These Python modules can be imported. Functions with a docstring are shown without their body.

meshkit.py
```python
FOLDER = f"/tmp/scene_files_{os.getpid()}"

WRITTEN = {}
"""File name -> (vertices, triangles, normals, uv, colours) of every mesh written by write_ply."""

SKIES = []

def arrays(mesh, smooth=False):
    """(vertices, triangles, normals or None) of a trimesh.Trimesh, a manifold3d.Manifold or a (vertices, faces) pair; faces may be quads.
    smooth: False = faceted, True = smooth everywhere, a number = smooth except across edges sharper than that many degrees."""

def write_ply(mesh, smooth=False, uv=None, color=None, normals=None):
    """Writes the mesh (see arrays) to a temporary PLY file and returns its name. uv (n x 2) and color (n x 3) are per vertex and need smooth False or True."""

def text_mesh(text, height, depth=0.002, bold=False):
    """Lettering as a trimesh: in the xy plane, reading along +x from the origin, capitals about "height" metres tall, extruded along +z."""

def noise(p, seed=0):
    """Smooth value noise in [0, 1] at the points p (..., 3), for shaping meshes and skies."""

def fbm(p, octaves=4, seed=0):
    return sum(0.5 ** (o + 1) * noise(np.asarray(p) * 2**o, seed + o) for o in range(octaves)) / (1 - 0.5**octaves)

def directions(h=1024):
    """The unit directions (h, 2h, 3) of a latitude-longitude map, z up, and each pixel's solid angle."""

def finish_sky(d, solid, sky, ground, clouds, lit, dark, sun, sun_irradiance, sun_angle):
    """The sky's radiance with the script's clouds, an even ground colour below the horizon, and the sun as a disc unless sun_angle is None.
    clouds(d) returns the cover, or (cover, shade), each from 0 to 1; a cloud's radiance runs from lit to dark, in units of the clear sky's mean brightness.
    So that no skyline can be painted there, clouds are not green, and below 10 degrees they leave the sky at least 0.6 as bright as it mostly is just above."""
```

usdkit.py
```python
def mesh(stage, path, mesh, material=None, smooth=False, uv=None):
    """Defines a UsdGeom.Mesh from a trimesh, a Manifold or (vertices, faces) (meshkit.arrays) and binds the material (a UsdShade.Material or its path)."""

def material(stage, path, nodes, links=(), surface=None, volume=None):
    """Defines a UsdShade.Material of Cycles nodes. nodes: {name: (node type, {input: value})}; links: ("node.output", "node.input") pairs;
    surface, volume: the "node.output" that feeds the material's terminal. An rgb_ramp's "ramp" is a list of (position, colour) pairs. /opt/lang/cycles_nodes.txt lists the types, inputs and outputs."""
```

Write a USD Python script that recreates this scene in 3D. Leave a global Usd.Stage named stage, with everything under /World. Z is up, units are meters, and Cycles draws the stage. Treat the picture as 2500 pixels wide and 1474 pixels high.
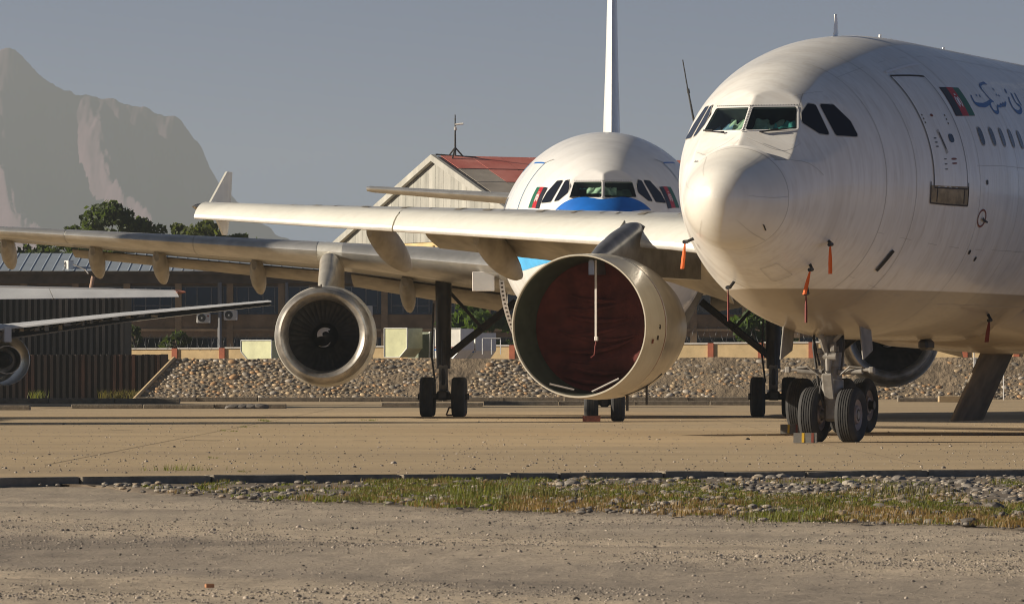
import math, random
import numpy as np, trimesh, shapely, manifold3d
import usdkit, meshkit
from scipy.interpolate import PchipInterpolator
from pxr import Usd, UsdGeom, UsdLux, UsdShade, Gf, Sdf, Vt

stage = Usd.Stage.CreateInMemory()
UsdGeom.SetStageUpAxis(stage, 'Z')
UsdGeom.Xform.Define(stage, '/World')
UsdGeom.Scope.Define(stage, '/World/Looks')
T_ = Sdf.ValueTypeNames

# ------------------------------------------------------------------ camera, sky, sun, exposure
FOC, EYE, HOR = 13200.0, 1.25, 912.0          # focal length in photo pixels, eye height, horizon row
cam = UsdGeom.Camera.Define(stage, '/World/camera')
cam.AddTranslateOp().Set((0, 0, EYE))
cam.AddRotateXOp().Set(90 + math.degrees(math.atan((HOR - 737) / FOC)))
cam.CreateHorizontalApertureAttr(36.0)
cam.CreateFocalLengthAttr(36.0 * FOC / 2500)
cam.CreateClippingRangeAttr((1.0, 60000.0))
cam.CreateFStopAttr(18.0)
cam.CreateFocusDistanceAttr(105.0)
cam.CreateExposureAttr(0.72)

SUN_AZ, SUN_EL = math.radians(85.0), math.radians(18.5)       # azimuth measured from behind the camera towards the left
sun_dir = np.array([-math.sin(SUN_AZ) * math.cos(SUN_EL), -math.cos(SUN_AZ) * math.cos(SUN_EL), math.sin(SUN_EL)])
sun = UsdLux.DistantLight.Define(stage, '/World/sun')
sun.CreateNormalizeAttr(True)
sun.CreateIntensityAttr(1.25)
sun.CreateAngleAttr(0.5)
sun.CreateColorAttr((1.0, 0.90, 0.755))
q = Gf.Rotation(Gf.Vec3d(0, 0, 1), Gf.Vec3d(*map(float, sun_dir)))
sun.AddTransformOp().Set(Gf.Matrix4d(q, Gf.Vec3d(0, 0, 0)))

sky = UsdLux.DomeLight.Define(stage, '/World/sky')
sky_mat = usdkit.material(stage, '/World/Looks/sky_look', {
    'sky': ('sky_texture', {'sky_type': 'single_scattering', 'sun_disc': False, 'sun_elevation': SUN_EL,
                            'sun_rotation': math.atan2(sun_dir[0], sun_dir[1]), 'altitude': 1800.0,
                            'air_density': 0.22, 'aerosol_density': 0.02, 'ozone_density': 2.0}),
    'bg': ('background_shader', {'strength': 0.05})}, [('sky.color', 'bg.color')], surface='bg.background')
UsdShade.MaterialBindingAPI.Apply(sky.GetPrim()).Bind(sky_mat)
sky.GetPrim().SetCustomDataByKey('kind', 'structure')
HAZE = 1.6e-4

# ------------------------------------------------------------------ helpers
used = {}
def path_for(parent, name):
    k = used.get((parent, name), 0)
    used[(parent, name)] = k + 1
    return f'{parent}/{name}' + (f'_{k:03d}' if k else '')

def tag(prim, label=None, cat=None, group=None, kind=None):
    for k, v in (('label', label), ('category', cat), ('group', group), ('kind', kind)):
        if v: prim.SetCustomDataByKey(k, v)

def thing(name, label, cat, group=None, loc=(0, 0, 0), rotz=0.0, kind=None):
    p = path_for('/World', name)
    x = UsdGeom.Xform.Define(stage, p)
    x.AddTranslateOp().Set(tuple(map(float, loc)))
    if rotz: x.AddRotateZOp().Set(math.degrees(rotz))
    tag(x.GetPrim(), label, cat, group, kind)
    return p

def obj(name, mesh, mat, parent='/World', smooth=False, label=None, cat=None, group=None, kind=None):
    p = path_for(parent, name)
    if isinstance(mesh, trimesh.Trimesh):
        mesh = mesh.copy(); mesh.remove_unreferenced_vertices()
    m = usdkit.mesh(stage, p, mesh, mat, smooth=smooth)
    tag(m.GetPrim(), label, cat, group, kind)
    return p

def dup(src, loc, rotz=0.0, scale=1.0, label=None, group=None, tilt=None):
    s = stage.GetPrimAtPath(src)
    was = s.GetCustomData()
    name = src.split('/')[-1]
    base = name[:-4] if name[-3:].isdigit() else name
    p = path_for('/World', base)
    x = UsdGeom.Xform.Define(stage, p)
    x.GetPrim().GetReferences().AddInternalReference(src)
    x.GetPrim().SetInstanceable(True)
    x.ClearXformOpOrder()
    x.AddTranslateOp(opSuffix='at').Set(tuple(map(float, loc)))
    x.AddRotateZOp(opSuffix='at').Set(math.degrees(rotz))
    if scale != 1.0:
        x.AddScaleOp(opSuffix='at').Set(tuple(np.broadcast_to(scale, 3).astype(float)))
    tag(x.GetPrim(), label or was.get('label'), was.get('category'), group or was.get('group'))
    return p

def TM(v, f):
    f = np.asarray(f)
    if f.shape[1] == 4:
        f = np.vstack([f[:, [0, 1, 2]], f[:, [0, 2, 3]]])
    return trimesh.Trimesh(np.asarray(v, float), f, process=False)

def join(ms):
    return trimesh.util.concatenate([m for m in ms if m is not None])

def box(x0, x1, y0, y1, z0, z1):
    m = trimesh.creation.box((x1 - x0, y1 - y0, z1 - z0))
    m.apply_translation(((x0 + x1) / 2, (y0 + y1) / 2, (z0 + z1) / 2))
    return m

def rbox(c, s, r=0.02, rot=None):
    """box with chamfered edges"""
    s = np.array(s, float) / 2
    r = min(r, *(s * 0.9))
    pts = [np.array((sx, sy, sz)) * (s - np.roll((r, 0, 0), k) * 0 - np.array([r if j != k else 0 for j in range(3)]))
           for k in range(3) for sx in (-1, 1) for sy in (-1, 1) for sz in (-1, 1)]
    m = trimesh.convex.convex_hull(np.array(pts))
    if rot is not None: m.apply_transform(rot)
    m.apply_translation(c)
    return m

def rot(a, axis): return trimesh.transformations.rotation_matrix(a, axis)

def tube(pts, r, n=10, cap=True):
    pts = np.asarray(pts, float)
    r = np.broadcast_to(np.asarray(r, float), len(pts))
    d = np.gradient(pts, axis=0)
    d /= np.maximum(np.linalg.norm(d, axis=1, keepdims=True), 1e-9)
    ref = np.array([0, 0, 1.0]) if abs(d[:, 2]).mean() < .8 else np.array([1.0, 0, 0])
    u = np.cross(d, ref); u /= np.linalg.norm(u, axis=1, keepdims=True)
    w = np.cross(d, u)
    a = np.arange(n) * 2 * np.pi / n
    rings = pts[:, None] + r[:, None, None] * (np.cos(a)[None, :, None] * u[:, None] + np.sin(a)[None, :, None] * w[:, None])
    return loft(rings, cap)

def loft(rings, cap=True, closed=True):
    rings = np.asarray(rings, float)
    k, n = rings.shape[:2]
    v = rings.reshape(-1, 3)
    f = []
    jj = np.arange(n if closed else n - 1)
    for i in range(k - 1):
        a = i * n + jj; b = i * n + (jj + 1) % n
        f.append(np.stack([a, b, b + n, a + n], 1))
    f = np.vstack(f)
    m = TM(v, f)
    if cap:
        caps, vv, base = [], [v], len(v)
        for i, flip in ((0, True), (k - 1, False)):
            vv.append(rings[i].mean(0)[None]); c = base; base += 1
            a = i * n + jj; b = i * n + (jj + 1) % n
            caps.append(np.stack([a, b, np.full(len(a), c)][::-1] if not flip else [b, a, np.full(len(a), c)][::-1], 1))
        m = trimesh.Trimesh(np.vstack(vv), np.vstack([m.faces] + caps), process=False)
    return m

def revolve(prof, n=48, axis='y', a0=0, a1=2 * np.pi):
    """prof: (along, radius) pairs; revolved about the local y axis (or x)"""
    prof = np.asarray(prof, float)
    full = abs(a1 - a0 - 2 * np.pi) < 1e-6
    a = np.linspace(a0, a1, n, endpoint=not full)
    s, r = prof[:, 0], prof[:, 1]
    ring = np.stack([r[:, None] * np.sin(a), np.repeat(s[:, None], len(a), 1), r[:, None] * np.cos(a)], -1)
    m = loft(ring, cap=False, closed=full)
    if axis == 'x': m.apply_transform(rot(-np.pi / 2, (0, 0, 1)))
    return m

def cyl(p0, p1, r, n=14): return tube([p0, p1], r, n)

def sheet(poly2d, z, mapf=None):
    v, f = trimesh.creation.triangulate_polygon(poly2d, engine='earcut')
    return TM(np.column_stack([v, np.full(len(v), z)]), f)

def grid(x, y, zf):
    X, Y = np.meshgrid(x, y, indexing='xy')
    v = np.stack([X, Y, zf(X, Y)], -1).reshape(-1, 3)
    n, m = len(y), len(x)
    i = (np.arange(n - 1)[:, None] * m + np.arange(m - 1)).ravel()
    return TM(v, np.stack([i, i + 1, i + m + 1, i + m], 1))

def at(px, py, d):
    return np.array([(px - 1250) / FOC * d, d, EYE + (HOR - py) / FOC * d])

# ------------------------------------------------------------------ materials
def M(name, col, rough=.6, metallic=0.0, var=.15, scale=3.0, bump=0.0, bscale=40.0, island=0.0, col2=None, coat=0.0, stretch=None, spec=.5, detail=5.0, pos=None):
    col = np.array(col, float)
    nodes = {'tc': ('texture_coordinate', {}), 'map': ('mapping', {'scale': stretch or (1, 1, 1)}),
             'n': ('noise_texture', {'scale': scale, 'detail': detail, 'roughness': .62}),
             'p': ('principled_bsdf', {'roughness': rough, 'metallic': metallic, 'coat_weight': coat, 'specular_ior_level': spec})}
    links = [('tc.object', 'map.vector'), ('map.vector', 'n.vector')]
    lo, hi = col * (1 - var), (np.array(col2, float) if col2 is not None else np.clip(col * (1 + var), 0, .95))
    a, b = pos or (.3, .7)
    nodes['r'] = ('rgb_ramp', {'ramp': [(0, lo), (a, lo), (b, hi), (1, hi)]})
    links += [('n.fac', 'r.fac')]
    out = 'r.color'
    if island:
        nodes.update({'g': ('geometry', {}), 'oi': ('object_info', {}), 'add': ('math', {'math_type': 'add'}), 'fr': ('math', {'math_type': 'fraction'}),
                      'mr': ('map_range', {'from_min': 0, 'from_max': 1, 'to_min': 1 - island, 'to_max': 1 + island}),
                      'cc': ('combine_color', {}), 'mul': ('mix', {'mix_type': 'multiply', 'fac': 1.0})})
        links += [('g.random_per_island', 'add.value1'), ('oi.random', 'add.value2'), ('add.value', 'fr.value1'), ('fr.value', 'mr.value'),
                  ('mr.result', 'cc.r'), ('mr.result', 'cc.g'), ('mr.result', 'cc.b'), (out, 'mul.color1'), ('cc.color', 'mul.color2')]
        out = 'mul.color'
    links.append((out, 'p.base_color'))
    if bump:
        nodes.update({'bn': ('noise_texture', {'scale': bscale, 'detail': 4.0, 'roughness': .6}), 'b': ('bump', {'strength': .8, 'distance': bump})})
        links += [('map.vector', 'bn.vector'), ('bn.fac', 'b.height'), ('b.normal', 'p.normal')]
    return usdkit.material(stage, f'/World/Looks/{name}', nodes, links, surface='p.BSDF')

def paint(name, col, belly=None, zb=2.75, dirt=.5, rough=.3, dirtcol=(.30, .22, .14), band=None):
    """gloss aircraft paint with grime streaks; belly: colour of the paint below height zb (a painted line)"""
    nodes = {'tc': ('texture_coordinate', {}), 'sx': ('separate_xyz', {}),
             'm1': ('mapping', {'scale': (.9, 1.6, .35)}), 'n1': ('noise_texture', {'scale': 2.2, 'detail': 7.0, 'roughness': .68}),
             'm2': ('mapping', {'scale': (2.5, 7.0, .5)}), 'n2': ('noise_texture', {'scale': 1.6, 'detail': 5.0, 'roughness': .7}),
             'n3': ('noise_texture', {'scale': .55, 'detail': 3.0}),
             'm4': ('mapping', {'scale': (.22, 1.5, .16)}), 'n4': ('noise_texture', {'scale': 1.3, 'detail': 4.0, 'roughness': .6}),
             'r4': ('map_range', {'from_min': .5, 'from_max': .78, 'to_min': 0, 'to_max': dirt * .9, 'clamp': True}), 'mx4': ('math', {'math_type': 'maximum'}),
             'mx': ('math', {'math_type': 'multiply'}), 'r': ('map_range', {'from_min': .2, 'from_max': .55, 'to_min': 0, 'to_max': dirt, 'clamp': True}),
             'mix': ('mix', {'color1': col, 'color2': dirtcol}),
             'rr': ('map_range', {'from_min': .3, 'from_max': .7, 'to_min': rough * .75, 'to_max': rough * 1.5}),
             'p': ('principled_bsdf', {'roughness': rough, 'coat_weight': .3, 'coat_roughness': .12})}
    links = [('tc.object', 'sx.vector'), ('tc.object', 'm1.vector'), ('tc.object', 'm2.vector'), ('m1.vector', 'n1.vector'), ('m2.vector', 'n2.vector'),
             ('tc.object', 'n3.vector'), ('n1.fac', 'mx.value1'), ('n2.fac', 'mx.value2'), ('mx.value', 'r.value'), ('tc.object', 'm4.vector'), ('m4.vector', 'n4.vector'), ('n4.fac', 'r4.value'), ('r.result', 'mx4.value1'), ('r4.result', 'mx4.value2'), ('mx4.value', 'mix.fac'),
             ('n3.fac', 'rr.value'), ('rr.result', 'p.roughness')]
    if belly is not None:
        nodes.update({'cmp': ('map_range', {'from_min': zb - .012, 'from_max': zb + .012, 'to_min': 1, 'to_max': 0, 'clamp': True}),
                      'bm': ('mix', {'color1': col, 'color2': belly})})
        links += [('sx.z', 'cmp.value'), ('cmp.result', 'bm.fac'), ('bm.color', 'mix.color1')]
    links.append(('mix.color', 'p.base_color'))
    return usdkit.material(stage, f'/World/Looks/{name}', nodes, links, surface='p.BSDF')

def glass(name, tint=(.8, .9, .88), fac=.12):
    return usdkit.material(stage, f'/World/Looks/{name}', {
        'lw': ('layer_weight', {'blend': .5}), 'pw': ('math', {'math_type': 'power', 'value2': 4.0}), 'fr': ('map_range', {'from_min': 0, 'from_max': 1, 'to_min': .035, 'to_max': .9}), 't': ('transparent_bsdf', {'color': tint}), 'g': ('glossy_bsdf', {'color': (1, 1, 1), 'roughness': .03}),
        'm': ('mix_closure', {})}, [('lw.facing', 'pw.value1'), ('pw.value', 'fr.value'), ('fr.result', 'm.fac'), ('t.BSDF', 'm.closure1'), ('g.BSDF', 'm.closure2')], surface='m.closure')

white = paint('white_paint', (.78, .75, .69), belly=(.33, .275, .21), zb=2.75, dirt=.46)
white_b = paint('white_paint_cleaner', (.80, .78, .74), dirt=.25)
radome_paint = paint('radome_paint', (.75, .715, .64), dirt=.2, rough=.28)
wing_paint = paint('wing_paint', (.54, .525, .47), dirt=.55, dirtcol=(.16, .12, .09))
slat_paint = paint('slat_paint', (.70, .68, .60), dirt=.25, dirtcol=(.3, .24, .17))
wing_metal = M('bare_leading_edge', (.62, .60, .56), rough=.38, metallic=.75, var=.2, scale=1.2)
slat_metal = M('slat_nose_metal', (.74, .69, .61), rough=.34, metallic=.55, var=.12, scale=2)
cowl_paint = paint('cowl_paint', (.57, .52, .41), dirt=.4, rough=.32)
pylon_m = M('pylon_dark_metal', (.30, .30, .31), rough=.33, metallic=.7, var=.35, scale=2)
cowl_metal = M('cowl_metal', (.62, .57, .48), rough=.33, metallic=.6, var=.2, scale=1.5)
lip_metal = M('lip_metal', (.37, .34, .30), rough=.42, metallic=.75, var=.5, scale=2.0)
liner = M('inlet_liner', (.055, .065, .045), rough=.55, var=.25)
blade_m = M('fan_blade_titanium', (.10, .095, .09), rough=.4, metallic=.5, var=.2)
liner_grey = M('inlet_liner_grey', (.028, .025, .023), rough=.5, var=.2)
black = M('black_rubber_seal', (.012, .012, .014), rough=.5, var=.1)
dark_glass = M('dark_cockpit_glass', (.006, .007, .012), rough=.06, var=.05, spec=.6)
gear_door_m = M('gear_door_grimy', (.26, .24, .21), rough=.5, var=.3, scale=3)
cabin_glass = M('cabin_window_glass', (.03, .045, .065), rough=.12, var=.1)
clear_glass = glass('windshield_glass', (.86, .93, .91))
tyre_m = M('tyre_rubber', (.035, .033, .031), rough=.85, var=.3, scale=5, bump=.004, bscale=60)
rim_m = M('wheel_rim', (.30, .24, .21), rough=.5, metallic=.3, var=.2)
gear_m = M('gear_white_paint', (.25, .23, .20), rough=.4, var=.25, scale=6)
gear_dark = M('gear_grimy_steel', (.05, .045, .04), rough=.5, var=.3, metallic=.3)
chrome = M('polished_oleo', (.75, .72, .68), rough=.18, metallic=1.0, var=.1)
red_cloth = M('red_cover_cloth', (.105, .022, .016), rough=.9, var=.45, scale=2.2, bump=.01, bscale=9)
orange_m = M('orange_ribbon', (.75, .13, .015), rough=.7, var=.15)
dkred_m = M('dark_red_ribbon', (.16, .02, .012), rough=.7, var=.2)
strap_m = M('white_strap', (.62, .56, .50), rough=.7, var=.1)
seam_m = M('panel_seam', (.05, .035, .025), rough=.7, var=.2)
seam_soft = M('panel_seam_soft', (.40, .37, .32), rough=.5, var=.1)
rust_red = M('cowl_red_line', (.20, .05, .03), rough=.6, var=.3)
teal_cloth = M('teal_sunshade', (.10, .42, .38), rough=.8, var=.35, scale=5)
pale_cloth = M('pale_green_sunshade', (.52, .62, .43), rough=.8, var=.35, scale=5)
blue_cloth = M('pale_blue_sunshade', (.28, .42, .55), rough=.8, var=.25, scale=5)
door_line = M('door_gap', (.13, .13, .14), rough=.6, var=.2)
cockpit_m = M('cockpit_interior', (.02, .022, .022), rough=.8, var=.4, scale=4)
flag_black = M('flag_black', (.008, .008, .012), rough=.4, var=.05)
flag_red = M('flag_red', (.42, .008, .012), rough=.4, var=.05)
flag_green = M('flag_green', (.008, .11, .055), rough=.4, var=.05)
flag_white = M('flag_white', (.75, .72, .70), rough=.4, var=.05)
letter_blue = M('lettering_blue', (.015, .11, .28), rough=.4, var=.05)
blue_m = M('livery_blue', (.012, .13, .48), rough=.35, var=.1)
ltblue_m = M('livery_light_blue', (.09, .42, .75), rough=.4, var=.15)
sill_m = M('scuffed_sill_metal', (.30, .22, .12), rough=.45, metallic=.5, var=.4, scale=5)
stain_m = M('wing_stain', (.22, .19, .15), rough=.7, var=.5, scale=6)
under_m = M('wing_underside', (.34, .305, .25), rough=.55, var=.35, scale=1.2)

# ------------------------------------------------------------------ airliners
TOP = np.array([(0, -.42), (.05, -.22), (.15, -.08), (.35, .08), (.7, .25), (1.1, .45), (1.4, .69), (1.7, 1.02), (2.05, 1.34), (2.6, 1.67), (3.3, 1.98), (4.2, 2.24), (5.2, 2.48), (6.5, 2.69), (8, 2.80), (9, 2.82)])
BOT = np.array([(0, -.42), (.05, -.62), (.15, -.78), (.35, -.97), (.7, -1.17), (1.1, -1.30), (2, -1.66), (3, -2.0), (4, -2.30), (5, -2.54), (6, -2.71), (7.5, -2.82), (9, -2.82)])
WID = np.array([(0, 0), (.05, .2), (.15, .37), (.35, .57), (.7, .78), (1.1, .96), (1.6, 1.17), (2.2, 1.39), (3, 1.69), (4, 2.04), (5, 2.33), (6, 2.55), (7.2, 2.73), (8.5, 2.81), (9.5, 2.82)])
fT, fB, fW = ((lambda t, f=PchipInterpolator(np.sqrt(a[:, 0]), a[:, 1]): f(np.sqrt(np.maximum(t, 0)))) for a in (TOP, BOT, WID))      # in the root of t: a round nose
CZ = 4.70                       # height of the cabin's centre line
LEN = 45.0

def plane3(a, b, c):
    a, b, c = map(np.array, (a, b, c)); n = np.cross(b - a, c - a); n /= np.linalg.norm(n)
    if n[1] > 0: n = -n
    return n, float(n @ a)
FRONT = plane3((0, 1.5, .75), (0, 1.96, 1.22), (.87, 1.9, .77))
SIDE = plane3((.89, 1.92, .77), (1.62, 3.12, .71), (1.06, 2.75, 1.27))

def hull_pt(t, phi):
    """cabin surface, local coordinates x to port, y aft, z up from the centre line"""
    t, phi = np.broadcast_arrays(np.asarray(t, float), np.asarray(phi, float))
    zt, zb, w = fT(np.minimum(t, 9)), fB(np.minimum(t, 9)), fW(np.minimum(t, 9.5))
    k = np.clip((t - 30) / 15.0, 0, 1)                      # tail cone
    zb = zb + k ** 1.4 * 4.1; zt = zt - k ** 2 * .7; w = w * (1 - .86 * k ** 1.5)
    c, s = np.cos(phi), np.sin(phi)
    return np.stack([w * s, t, (zt + zb) / 2 + (zt - zb) / 2 * c], -1)

def flatten_panes(p):
    q_ = p.copy()
    for (n, c) in (FRONT, SIDE):
        for sgn in (1, -1):
            nn = n * np.array([sgn, 1, 1])
            d = q_ @ nn - c
            m = (d > 0) & (p[:, 1] > 1.2) & (p[:, 1] < 3.6) & (p[:, 2] > .25) & (p[:, 2] < 2.0)
            q_[m] -= d[m, None] * nn
    return q_

def decal(ts, phis, off):
    """grid sheet lying off the cabin surface"""
    T, P = np.meshgrid(ts, phis, indexing='ij')
    return TM(*decal_raw(T, P, off))

def raised(T, P, off):
    e = 1e-3
    p = hull_pt(T, P)
    n = np.cross(hull_pt(T, P + e) - p, hull_pt(T + e, P) - p)
    n /= np.maximum(np.linalg.norm(n, axis=-1, keepdims=True), 1e-12)
    return p + n * off

def decal_raw(T, P, off):
    v = raised(T, P, off)
    n, m = T.shape
    i = (np.arange(n - 1)[:, None] * m + np.arange(m - 1)).ravel()
    return v.reshape(-1, 3), np.stack([i, i + 1, i + m + 1, i + m], 1)

def quad_decal(c, off, nu=6, nv=8, u0=0, u1=1, v0=0, v1=1):
    """c: (t, phi) of the corners top-fore, top-aft, bottom-aft, bottom-fore"""
    c = np.array(c, float)
    u, v = np.meshgrid(np.linspace(u0, u1, nu), np.linspace(v0, v1, nv), indexing='ij')
    g = lambda k: (c[0, k] * (1 - u) + c[1, k] * u) * (1 - v) + (c[3, k] * (1 - u) + c[2, k] * u) * v
    return TM(*decal_raw(g(0), g(1), off))

def ribbon_decal(pts, off, steps=6):
    """pts: (t, phi, width in metres)"""
    pts = np.array(pts, float)
    s = np.arange(len(pts)); ss = np.linspace(0, len(pts) - 1, (len(pts) - 1) * steps + 1)
    f = PchipInterpolator(s, pts)
    p = f(ss)
    R = 2.7
    d = np.gradient(np.stack([p[:, 0], p[:, 1] * R], 1), axis=0); d /= np.maximum(np.linalg.norm(d, axis=1, keepdims=True), 1e-9)
    nrm = np.stack([-d[:, 1], d[:, 0]], 1) * p[:, 2:3] / 2
    A = np.stack([p[:, 0] + nrm[:, 0], p[:, 0], p[:, 0] - nrm[:, 0]], 1)
    B = np.stack([p[:, 1] + nrm[:, 1] / R, p[:, 1], p[:, 1] - nrm[:, 1] / R], 1)
    return TM(*decal_raw(A, B, off))

def oval_decal(t, phi, rt, rz, off, lean=0.0, n=20, power=2.6):
    a = np.arange(n) * 2 * np.pi / n
    c, s = np.cos(a), np.sin(a)
    x = np.sign(c) * abs(c) ** (2 / power) * rt; y = np.sign(s) * abs(s) ** (2 / power) * rz
    R = 2.72
    T = np.stack([t + k * (x + lean * y) for k in (0.001, 1)], 0); P = np.stack([phi + k * y / R for k in (0.001, 1)], 0)
    v = raised(T, P, off).reshape(-1, 3)
    j = np.arange(n)
    return TM(v, np.stack([j, (j + 1) % n, n + (j + 1) % n, n + j], 1))

def pane_prism(pl, pts, d_in, d_out, rnd=.04, sgn=1):
    """rounded polygon lying on a cockpit window plane, extruded from d_in below it to d_out above it"""
    n, c = pl
    pts = np.array(pts, float)
    o = pts.mean(0); o = o - (n @ o - c) * n
    u = np.cross((0, 0, 1.0), n); u /= np.linalg.norm(u); v = np.cross(n, u)
    poly = shapely.Polygon(np.stack([(pts - o) @ u, (pts - o) @ v], 1)).buffer(-rnd).buffer(rnd, quad_segs=3)
    m = trimesh.creation.extrude_polygon(poly, d_in + d_out, engine='earcut')
    vv = m.vertices
    m = TM(o + vv[:, :1] * u + vv[:, 1:2] * v + (vv[:, 2:3] - d_in) * n, m.faces)
    if sgn < 0: m.vertices[:, 0] *= -1
    if m.volume < 0: m.faces = m.faces[:, ::-1]
    return m

PF = [(.035, 1.53, .79), (.035, 1.95, 1.20), (.74, 2.27, 1.21), (.85, 1.92, .80)]
P1 = [(.85, 2.207, 1.104), (.88, 2.44, 1.271), (.976, 2.587, 1.255), (1.263, 2.509, .716), (1.133, 2.306, .739), (.88, 2.09, .919)]
P2 = [(1.015, 2.675, 1.272), (1.186, 2.967, 1.269), (1.448, 3.115, .983), (1.606, 3.092, .706), (1.337, 2.632, .713)]

def grow(pts, k):
    pts = np.array(pts); c = pts.mean(0); d = pts - c
    return c + d * (1 + k / np.linalg.norm(d, axis=1, keepdims=True))

def make_fuselage():
    ts = np.concatenate([np.linspace(0, 1, 26)[1:] ** 2 * .5, np.arange(.54, 3.6, .04), np.arange(3.6, 9, .18), np.arange(9, 30, 1.5), np.linspace(30, LEN, 12)])
    n = 192
    ph = np.arange(n) * 2 * np.pi / n
    rings = hull_pt(ts[:, None], ph[None])
    m = loft(rings, cap=False)
    v = flatten_panes(np.vstack([m.vertices, [(0, 0, -.42)], [rings[-1].mean(0)]]))
    j = np.arange(n); a, b = len(v) - 2, len(v) - 1
    base = (len(ts) - 1) * n
    f = np.vstack([m.faces, np.stack([(j + 1) % n, j, np.full(n, a)], 1), np.stack([base + j, base + (j + 1) % n, np.full(n, b)], 1)])
    body = trimesh.Trimesh(v, f, process=False)
    if body.volume < 0: body.faces = body.faces[:, ::-1]
    def mf(t): return manifold3d.Manifold(manifold3d.Mesh(np.asarray(t.vertices, np.float32), np.asarray(t.faces, np.uint32)))
    solid = mf(body)
    for s in (1, -1):
        pr = pane_prism(FRONT, PF, .55, .3, sgn=s)
        if pr.volume < 0: pr.faces = pr.faces[:, ::-1]
        solid = solid - mf(pr)
    mm = solid.to_mesh()
    return trimesh.Trimesh(mm.vert_properties[:, :3], mm.tri_verts, process=False)
FUSE = make_fuselage()

def airfoil(n=14, tc=.115):
    x = (1 - np.cos(np.linspace(0, np.pi, n))) / 2
    yt = 5 * tc * (.2969 * np.sqrt(x) - .126 * x - .3516 * x ** 2 + .2843 * x ** 3 - .1036 * x ** 4)
    cam_ = .015 * np.sin(np.pi * x)
    up, lo = cam_ + yt, cam_ - yt
    return np.concatenate([np.stack([x, up], 1)[::-1], np.stack([x, lo], 1)[1:-1]])      # TE over the top to LE, back below

class Plane:
    """one airliner: local x to port, y aft from the nose tip, z up from the ground"""
    def __init__(s, name, label, group, tip, yaw, pitch=0.0, tail=True):
        s.root = thing(name, label, 'airliner', group, (tip[0], tip[1], 0), -yaw)
        s.pitch = pitch
    def lift(s, m, body=True):
        m = m.copy()
        if s.pitch: m.vertices[:, 2] += (21.87 - m.vertices[:, 1]) * math.tan(s.pitch)
        return m
    def add(s, name, m, mat, parent=None, smooth=30, label=None, cl=False, gear=False):
        m = m.copy()
        if cl: m.vertices[:, 2] += CZ
        if not gear: m = s.lift(m)
        return obj(name, m, mat, parent or s.root, smooth=smooth, label=label)

def wing_le(lat): return 14.8 + .63 * (lat - 2.6)
def wing_chord(lat): return np.interp(lat, [2.6, 7.9, 21.95], [9.3, 6.2, 2.5])

def wing_section(lat, z, side, c=None, inc=.045, cut=1.0, tc=None):
    c = c or wing_chord(lat)
    a = airfoil(tc=tc or np.interp(lat, [2.6, 8, 22], [.12, .105, .095]))
    a = a[a[:, 0] <= cut] if cut < 1 else a
    y = wing_le(lat) + a[:, 0] * c
    zz = z + a[:, 1] * c - inc * a[:, 0] * c - .05 * c * np.maximum(a[:, 0] - .72, 0)
    return np.stack([np.full(len(a), side * lat), y, zz], 1)

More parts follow.
